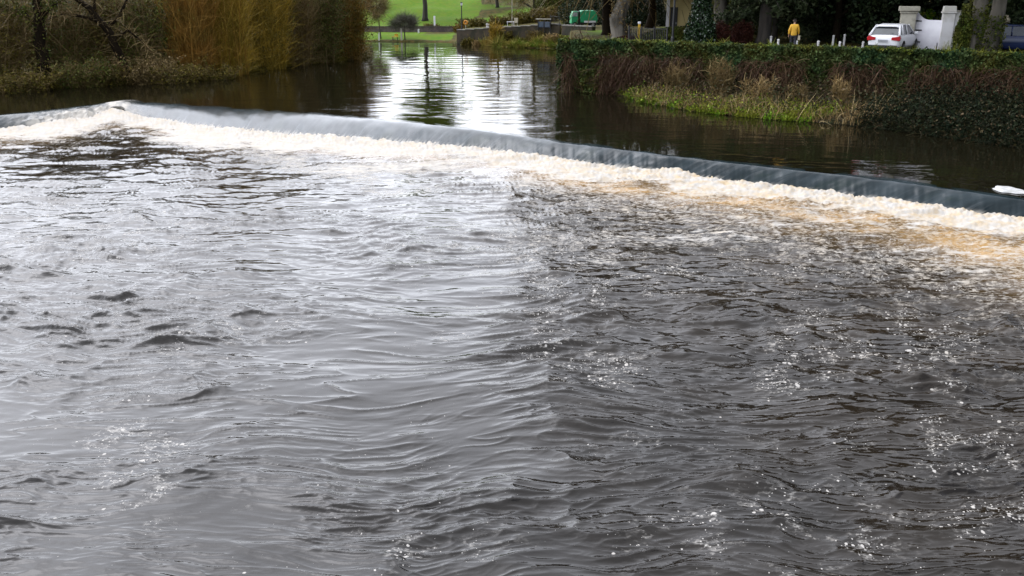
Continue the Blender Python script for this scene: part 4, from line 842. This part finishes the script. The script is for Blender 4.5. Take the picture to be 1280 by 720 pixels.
# ------------------------------------------------------------------ gateway
x, y = G(1132, 48.6)
r_ = empty('gate_pillar', (x, y, ZT), R(-18), 'pale weathered stone gate pillar with a wide capital left of the white gate', 'pillar')
MB().box((0, 0, 1.0), (.78, .78, 2.1)).build('shaft', M['palestone'], r_, bevel=.02)
mc = MB().box((0, 0, 2.11), (.9, .9, .1)); mc.build('neck_moulding', M['palestone'], r_, bevel=.02)
MB().box((0, 0, 2.31), (1.06, 1.06, .26)).build('capital', M['palestone'], r_, bevel=.03)
x1, y1 = G(1182, 47.4)
r_ = empty('gate_pillar', (x1, y1, ZT), R(-18), 'square white pillar on the right side of the white gate', 'pillar')
MB().box((0, 0, 1.0), (.62, .62, 2.2)).build('shaft', M['whitewall'], r_, bevel=.02)
MB().box((0, 0, 2.14), (.74, .74, .08)).build('neck_moulding', M['whitewall'], r_, bevel=.01)
MB().box((0, 0, 2.33), (.68, .68, .29), 0, .9).build('capital', M['whitewall'], r_, bevel=.02)
x2, y2 = G(1195, 47.2)
r_ = empty('boundary_wall', (x2 + .05, y2, ZT), R(-18), 'short white wall stub between the white pillar and the ivy', 'wall')
MB().box((0, 0, 1.05), (.62, .35, 2.2)).build('render', M['whitewall'], r_, bevel=.02); MB().box((0, 0, 2.2), (.68, .42, .1)).build('coping', M['palestone'], r_, bevel=.02)
# gate leaf with a swept top
ga = Vector((x + .40, y - .05, 0)); gb = Vector((x1 - .3, y1 + .02, 0)); gl = (gb - ga).length; rz = math.atan2(gb.y - ga.y, gb.x - ga.x)
r_ = empty('gate', (ga.x, ga.y, ZT), rz, 'solid white wooden gate with swept top and black strap hinges', 'gate')
poly = [(0, .06), (gl, .06), (gl, 1.72)] + [(gl * (1 - t_) , 1.72 + .55 * max(0, (t_ - .45) / .55) ** 2.2) for t_ in np.linspace(.1, 1, 12)]
MB().prism(poly, -.03, .03, 'y').build('panel', M['white'], r_)
for k in range(1, 7): pass
for zz2, ll in ((.5, .5), (1.15, .5), (1.65, .42), (.14, .35)):
    h_ = MB().box((ll / 2, -.05, zz2), (ll, .02, .06)).tube([(0.02, -.06, zz2 - .07), (.02, -.06, zz2 + .07)], .03, 8).build('hinge', M['black'], r_)
MB().tube([(gl - .08, -.06, .08), (gl - .08, -.06, .5)], .02, 6).build('drop_bolt', M['black'], r_)

# ------------------------------------------------------------------ yellow house
x, y = G(862, 72); zh = ZT - .55
r_ = empty('house', (x, y, zh), R(-16), 'cream yellow house with dark door glimpsed between the trees', 'house')
MB().box((.5, 3, 1.6), (5.0, 6, 3.6)).build('wall', M['cream'], r_)
rf = MB().prism([(-.4, 3.42), (6.4, 3.42), (3.0, 5.4)], -2.5, 3.5, 'x').build('roof', M['roof'], r_); MB().box((1.5, 3, 5.1), (.7, .7, 1.2)).build('chimney', M['stone'], rf)
MB().box((-1.94, -.03, 1.6), (.26, .1, 3.5)).build('corner_post', M['white'], r_)
d_ = MB().box((-1.42, -.01, 1.3), (.62, .08, 2.4)).build('door', M['black'], r_, bevel=.01); MB().box((-1.2, -.08, 1.2), (.05, .05, .15)).build('handle', M['rim'], d_)
w_ = MB().box((1.6, -.01, 2.0), (1.0, .06, 1.1)).build('window', M['glass'], r_)
mf_ = MB()
for a_ in (1.08, 2.12): mf_.box((a_, -.04, 2.0), (.08, .1, 1.2))
mf_.box((1.6, -.04, 2.59), (.96, .1, .08)); mf_.box((1.6, -.04, 1.42), (.96, .12, .08)); mf_.build('frame', M['white'], w_)
gt = MB().box((.5, -.2, 3.32), (5.1, .12, .12)).build('gutter', M['black'], r_)
hr = MB()
for k in range(4): hr.tube([(-.9 + k * .45, -1.0, 0), (-.9 + k * .45, -1.0, 1.0)], .02, 5)
hr.tube([(-.9, -1.0, 1.0), (.45, -1.0, 1.0)], .02, 5); tag(hr.build('handrail', M['black'], r_))

# ------------------------------------------------------------------ street furniture
x, y = G(841, 53); r_ = empty('lamp_post', (x, y, ZT), 0, 'tall black post standing in front of the yellow house', 'lamp post')
MB().tube([(0, 0, 0), (0, 0, .5), (0, 0, .55), (0, 0, 4.6)], [.13, .11, .075, .06], 10).build('pole', M['black'], r_)
hd = MB().box((0, 0, 4.85), (.28, .28, .42), 0, 1.3).build('lantern', M['glass'], r_); MB().prism([(-.24, 5.06), (.24, 5.06), (0, 5.25)], -.24, .24, 'y').build('lantern_roof', M['black'], hd)
x, y = G(577.5, 104); z = gz(x, y); r_ = empty('lamp_post', (x, y, 1.5), 0, 'slim black lamp post with pale lantern at the left end of the quay', 'lamp post')
MB().tube([(0, 0, -.2), (0, 0, .6), (0, 0, .65), (0, 0, 2.95)], [.11, .10, .07, .06], 8).build('pole', M['black'], r_)
hd = MB().box((0, 0, 3.1), (.2, .2, .28), 0, 1.3).build('lantern', M['white'], r_); MB().prism([(-.16, 3.25), (.16, 3.25), (0, 3.4)], -.16, .16, 'y').build('lantern_roof', M['black'], hd)
def railing(name, A, Bq, z, h, n, label, th=.018):
    r_ = empty(name, (A[0], A[1], z), math.atan2(Bq[1] - A[1], Bq[0] - A[0]), label, 'railing'); l = math.hypot(Bq[0] - A[0], Bq[1] - A[1])
    m_ = MB()
    for zz2 in (h, h * .15): m_.box((l / 2, 0, zz2), (l, .05, .045))
    m_.build('rail', M['black'], r_)
    b_ = MB()
    for k in range(n): b_.box(((k + .5) * l / n, 0, h * .5 - .02), (th * 2, th * 2, h - .08))
    b_.build('bars', M['black'], r_)
    for k in range(0, 4): MB().box((k * l / 3, 0, h * .55), (.08, .08, h * 1.15)).build('post', M['black'], r_)
    return r_
railing('railing', G(786, 56.5), G(834, 54), ZT, .95, 22, 'black iron bar railing under the massive grey trunked tree')
x, y = G(798.5, 58); r_ = empty('marker_post', (x, y, ZT), 0, 'short yellow marker post behind the black railing', 'post'); MB().box((0, 0, .55), (.16, .12, 1.15)).build('post', M['yellow'], r_, bevel=.02); MB().box((0, 0, 1.2), (.2, .16, .16)).build('cap', M['white'], r_, bevel=.03)
# white posts along the lane
for i, (px, py, h, lab) in enumerate([(964, 46, .35, 'white post by the broad brown conifer trunk, leftmost of the row'), (973, 50, .32, 'second white post right of the broad brown trunk'), (996, 52, .3, 'white post at the feet of the person in yellow'), (1023, 52, .4, 'white post between the person in yellow and the dark trunks'), (1042, 45, .5, 'taller white post left of the dark trunks'), (1050, 53, .34, 'short white post in front of the dark trunks'), (1056, 44, .5, 'taller white post right of the dark trunks'), (1079, 53, .4, 'white post just left of the white car')]):
    Y = 54 if py > 48 else 57.5; x, zt = at(px, Y, py); r_ = empty('white_post', (x, Y, ZT), 0, lab, 'post', 'white posts along the lane')
    hh = max(zt - ZT, .2); MB().box((0, 0, hh / 2), (.11, .11, hh)).build('shaft', M['whitewall'], r_, bevel=.02); MB().box((0, 0, hh + .03), (.14, .14, .06), 0, .4).build('cap', M['whitewall'], r_)
# far field furniture
def post(name, px, Y, py0, py1, w, mat, label, cat='post', cap=None):
    Y = Y * YS; x, z1 = at(px, Y, py0); _, z0 = at(px, Y, py1); zg = min(z0, gz(x, Y)); r_ = empty(name, (x, Y, zg - .05), 0, label, cat); h = z1 - zg
    MB().box((0, 0, h / 2), (w, w, h)).build('shaft', mat, r_, bevel=.01); MB().box((0, 0, h + .03), (w * 1.3, w * 1.3, .06)).build('cap', cap or mat, r_); return r_
post('white_post', 501.5, 107.5, 35.5, 48, .2, M['palestone'], 'cream post beside the small umbrella shaped tree')
post('white_post', 473.5, 107.6, 41, 48, .14, M['whitewall'], 'thin white post at the foot of the leaning young tree')
post('white_post', 523, 117, 36.5, 40, .2, M['white'], 'tiny white marker before the far stone wall')
x, z1 = at(543, 131, 20); _, z0 = at(543, 131, 41); r_ = empty('notice_board', (x, 131, z0), 0, 'narrow white upright sign on a post on the far slope', 'sign')
MB().tube([(0, 0, -.3), (0, 0, z1 - z0 - 1.2)], .05, 6).build('pole', M['palestone'], r_); MB().box((0, -.02, z1 - z0 - .65), (.24, .06, 1.3)).build('board', M['white'], r_, bevel=.02)
x, z1 = at(494, 117, 44.5); r_ = empty('picnic_bench', (x, 117, gz(x, 117)), 0, 'small yellow bench on the grass between the two far trees', 'bench')
MB().box((0, 0, .42), (.8, .35, .08)).build('seat', M['yellow'], r_); MB().box((.12, .17, .62), (.45, .05, .25)).build('backrest', M['yellow'], r_)
for s_ in (-.3, .3): MB().box((s_, 0, .2), (.07, .3, .4)).build('leg', M['black'], r_)
x, z1 = at(582, 112.8, 26); r_ = empty('lifebuoy_stand', (x, 112.8, 1.5), 0, 'orange round lifebuoy on a post beside the slim lamp post', 'lifebuoy')
MB().tube([(0, 0, -.2), (0, 0, z1 - 1.6)], .04, 6).build('pole', M['palestone'], r_)
tb = MB(); tb.tube([(0.2 * math.cos(a_), -.05, z1 - 1.7 + .2 * math.sin(a_)) for a_ in np.linspace(0, 2 * math.pi, 17)], .085, 7, False); tb.build('ring', M['orange'], r_, smooth=True)
def boxthing(name, px, Y, py0, py1, wpx, mat, label, cat, pole=True, zb=None):
    Y = Y * YS; x, z1 = at(px, Y, py0); _, z0 = at(px, Y, py1); zg = gz(x, Y) if zb is None else zb; w = wpx / FPX * Y; r_ = empty(name, (x, Y, zg - .05), 0, label, cat)
    MB().box((0, 0, (z1 + z0) / 2 - zg), (w, .08, z1 - z0)).build('board', mat, r_, bevel=.015)
    for s_ in (-.35, .35): MB().box((s_ * w, .07, (z0 - zg) / 2 + .1), (.06, .05, max(z0 - zg, .1) + .25)).build('post', M['palestone'], r_)
    return r_
boxthing('info_sign', 645, 101.5, 22, 28, 4.5, M['cream2'], 'pale square sign above the middle of the quay wall', 'sign', zb=2.2)
boxthing('info_sign', 609.5, 103.5, 29, 34, 3.6, M['white'], 'small white sign above the tan bush on the quay', 'sign', zb=1.8)
xw, _ = at(638, 106); 
r_ = empty('lamp_pole', at(640, 110)[0:1] + (110, 2.2), 0, 'thin pale pole left of the pale square sign', 'pole'); MB().tube([(0, 0, 0), (0, 0, 3.5)], .035, 6).build('shaft', M['palestone'], r_); MB().box((0, 0, 3.5), (.12, .12, .1)).build('cap', M['palestone'], r_)
r_ = empty('bench', (at(638, 110.5)[0], 110.5, 2.2), 0, 'low white bench on the quay left of the pale sign', 'bench'); MB().box((0, 0, .42), (.9, .3, .07)).build('seat', M['white'], r_)
for s_ in (-.35, .35): MB().box((s_, 0, .2), (.06, .28, .4)).build('leg', M['white'], r_)
# blue panels in the quay railing
def qy(px): return float(np.interp(px, [572, 700], [QY[0], QY[2]])) - .4
r_ = empty('display_board', (at(680, qy(680))[0], qy(680) - .1, 1.7), math.atan2(-5, 11), 'pair of dark blue display panels in a black frame under a pale beam', 'sign')
for s_ in (-.38, .38): MB().box((s_, 0, .75), (.62, .05, .62)).build('panel', M['bluep'], r_, bevel=.01)
fr = MB()
for s_ in (-.76, 0, .76): fr.box((s_, 0.0, .6), (.1, .09, 1.4))
fr.build('frame', M['black'], r_); MB().box((-.1, 0, 1.36), (1.9, .16, .1)).build('beam', M['palestone'], r_)
railing('railing', (at(688, 106.5)[0], 106.5), (at(722, 98)[0], 98), 2.4, 1.0, 16, 'black railing between the blue panels and the green truck', .02)
# green truck
x, y = G(729, 80); zt = gz(x, y)
r_ = empty('truck', (x, y, zt), R(4), 'small bright green truck parked at the river end of the lane', 'truck')
MB().prism([(-1.25, .35), (-.62, .35), (-.62, 1.35), (-.72, 1.45), (-1.08, 1.45), (-1.22, .95)], -.7, .7, 'y').build('cab', M['green'], r_, bevel=.03)
MB().prism([(-1.17, 1.0), (-.68, 1.0), (-.70, 1.36), (-1.05, 1.36)], -.72, .72, 'y').build('window', M['plate'], r_)
MB().prism([(-.38, .45), (1.15, .45), (1.22, .7), (1.10, 1.42), (.95, 1.52), (-.25, 1.52), (-.42, 1.4)], -.72, .72, 'y').build('load_box', M['green'], r_, bevel=.04)
MB().box((.5, -.735, .52), (1.1, .03, .16)).build('side_stripe', M['white'], r_); MB().box((-.5, 0, .9), (.18, 1.2, 1.1)).build('dark_gap', M['black'], r_)  # black block painted in for the shaded gap between cab and load box
MB().box((0, 0, .36), (2.3, 1.1, .14)).build('chassis', M['black'], r_)
for wx0 in (-.92, .8):
    for s_ in (-1, 1):
        w = MB().tube([(wx0, s_ * .55, .25), (wx0, s_ * .72, .25)], .25, 18).build('wheel', M['tyre'], r_); MB().tube([(wx0, s_ * .70, .25), (wx0, s_ * .735, .25)], .13, 10).build('rim', M['rim'], w)
A = G(704, 76); Bb = G(742, 73); wallseg('low_wall', A, Bb, ZT - .5, ZT + .30, ZT + .30, .4, M['stone'], 'low mossy stone wall in front of the green truck', 'wall')

# ------------------------------------------------------------------ person
def skinned(name, joints, edges, mat, parent, sub=2, rootj=0):
    me = bpy.data.meshes.new(name); me.from_pydata([j[:3] for j in joints], edges, []); me.materials.append(mat)
    o = bpy.data.objects.new(name, me); COL.objects.link(o); o.parent = parent
    sk = o.modifiers.new('skin', 'SKIN'); sk.use_smooth_shade = True
    for v, j in zip(me.skin_vertices[0].data, joints):
        r = j[3]; v.radius = (r, r * (j[4] if len(j) > 4 else 1)); v.use_root = False
    me.skin_vertices[0].data[rootj].use_root = True
    s = o.modifiers.new('sub', 'SUBSURF'); s.levels = s.render_levels = sub; return o
px_, Yp = 992, 47.6
x, y = G(px_, Yp + .2); pr = empty('person', (x, y, ZT + .03), R(-15), 'person in a yellow jacket walking on the lane behind the ivy wall', 'person')
# faces +y (away), strides forward, head bowed
J = [(0, 0, .92, .125, .8), (0, 0.0, 1.12, .115, .75), (0, .03, 1.30, .14, .7), (0, .06, 1.44, .07), (0, .10, 1.50, .055), (0, .13, 1.56, .075, 1.1), (0, .15, 1.65, .085, 1.15), (0, .15, 1.73, .05),
     (-.17, .03, 1.38, .055), (-.24, -.02, 1.12, .043), (-.26, .05, .90, .033), (-.265, .08, .83, .03, .6),
     (.17, .03, 1.38, .055), (.24, .04, 1.12, .043), (.26, .14, .92, .033), (.265, .18, .85, .03, .6),
     (-.095, 0, .86, .085), (-.10, .12, .48, .058), (-.10, .06, .10, .042), (-.10, .18, .035, .034),
     (.095, 0, .86, .085), (.10, -.05, .48, .058), (.10, -.28, .13, .042), (.10, -.20, .04, .034)]
E = [(0, 1), (1, 2), (2, 3), (3, 4), (4, 5), (5, 6), (6, 7), (2, 8), (8, 9), (9, 10), (10, 11), (2, 12), (12, 13), (13, 14), (14, 15), (0, 16), (16, 17), (17, 18), (18, 19), (0, 20), (20, 21), (21, 22), (22, 23)]
for hand, sx in ((11, -1), (15, 1)):
    hx, hy, hz_ = J[hand][:3]
    for k in range(5):
        b = len(J)
        if k < 4: J += [(hx + .005 * sx, hy - .03 + k * .02, hz_ - .05, .009), (hx - .008 * sx, hy - .03 + k * .02, hz_ - .09 - .01 * (k in (1, 2)), .008)]
        else: J += [(hx - .01 * sx, hy + .045, hz_ - .01, .010), (hx - .02 * sx, hy + .06, hz_ - .045, .009)]
        E += [(hand, b), (b, b + 1)]
skinned('body', J, E, M['skin'], pr)
JJ = [(0, 0, .80, .19, .85), (0, 0, .95, .185, .8), (0, .01, 1.15, .175, .8), (0, .03, 1.33, .18, .78), (0, .06, 1.45, .085), (-.18, .03, 1.38, .085), (-.25, -.02, 1.12, .070), (-.265, .05, .90, .056), (.18, .03, 1.38, .085), (.25, .04, 1.12, .070), (.265, .14, .92, .056)]
skinned('jacket', JJ, [(0, 1), (1, 2), (2, 3), (3, 4), (3, 5), (5, 6), (6, 7), (3, 8), (8, 9), (9, 10)], M['jacket'], pr)
TJ = [(0, 0, .90, .14, .8), (-.10, 0, .80, .105), (-.10, .12, .48, .078), (-.10, .06, .12, .066), (.10, 0, .80, .105), (.10, -.05, .48, .078), (.10, -.27, .15, .066)]
skinned('trousers', TJ, [(0, 1), (1, 2), (2, 3), (0, 4), (4, 5), (5, 6)], M['denim'], pr)
HJ = [(0, .13, 1.64, .095, 1.05), (0, .13, 1.71, .085), (0, .10, 1.58, .06)]
skinned('hair', HJ, [(0, 1), (0, 2)], M['hair'], pr)
fc = MB(); fc.tube([(0, .235, 1.65), (0, .262, 1.635), (0, .245, 1.625)], [.008, .014, .01], 6); fc.build('nose', M['skin'], pr)
for sx in (-1, 1):
    MB().tube([(sx * .03, .232, 1.665), (sx * .03, .24, 1.665)], .010, 8).build('eye', M['black'], pr); MB().tube([(sx * .09, .14, 1.62), (sx * .095, .14, 1.66)], [.016, .02], 6).build('ear', M['skin'], pr)
MB().box((0, .232, 1.60), (.045, .01, .01)).build('mouth', M['tail'], pr)
sb = MB().box((.30, .12, .72), (.12, .26, .24)).tube([(.28, .10, .82), (.27, .13, .95), (.28, .2, .82)], .01, 5).build('shoulder_bag', M['cream2'], bevel=.02)
sb.location = pr.location; sb.rotation_euler = pr.rotation_euler; tag(sb, 'cream bag held at the side by the person in yellow', 'bag')

# ------------------------------------------------------------------ light
w = bpy.data.worlds.new('World'); scene.world = w; w.use_nodes = True; nt = w.node_tree; bg = nt.nodes['Background']
sky = nt.nodes.new('ShaderNodeTexSky'); sky.sky_type = 'NISHITA'; sky.sun_disc = False; SE, SA = R(50), R(-42)
sky.sun_elevation = SE; sky.sun_rotation = SA; sky.air_density = 1.0; sky.dust_density = 2.0; sky.ozone_density = 1.0
hs = nt.nodes.new('ShaderNodeHueSaturation'); hs.inputs['Saturation'].default_value = 0.22; nt.links.new(sky.outputs[0], hs.inputs['Color'])
tc = nt.nodes.new('ShaderNodeTexCoord'); cl_ = ramp(nt, noise(nt, 2.2, 5, .55, tc.outputs['Generated'], (1, 1, 2.5)), .3, .7)
mx = mixc(nt, cl_, (0.80, 0.83, 0.92), (1.12, 1.16, 1.27)); mm = nt.nodes.new('ShaderNodeMix'); mm.data_type = 'RGBA'; mm.blend_type = 'MULTIPLY'; mm.inputs[0].default_value = 1
nt.links.new(hs.outputs[0], mm.inputs[6]); nt.links.new(mx, mm.inputs[7]); nt.links.new(mm.outputs[2], bg.inputs['Color']); bg.inputs['Strength'].default_value = 0.15
sd = bpy.data.lights.new('sun', 'SUN'); sd.energy = 1.3; sd.angle = R(140); sd.color = (1, .97, .93); so = bpy.data.objects.new('sun', sd); COL.objects.link(so)
so.rotation_euler = (R(90) - SE, 0, math.pi - SA - math.pi)
# light comes from azimuth SA measured from +y towards +x
dv = Vector((math.sin(SA) * math.cos(SE), math.cos(SA) * math.cos(SE), math.sin(SE))); so.rotation_euler = dv.to_track_quat('Z', 'Y').to_euler()
vs = scene.view_settings; vs.view_transform = 'Standard'; vs.look = 'None'; vs.gamma = 1; vs.use_curve_mapping = False; vs.exposure = 1.3
scene.cycles.use_denoising = True; scene.cycles.max_bounces = 5; scene.cycles.diffuse_bounces = 2; scene.cycles.glossy_bounces = 3
scene.render.film_transparent = False
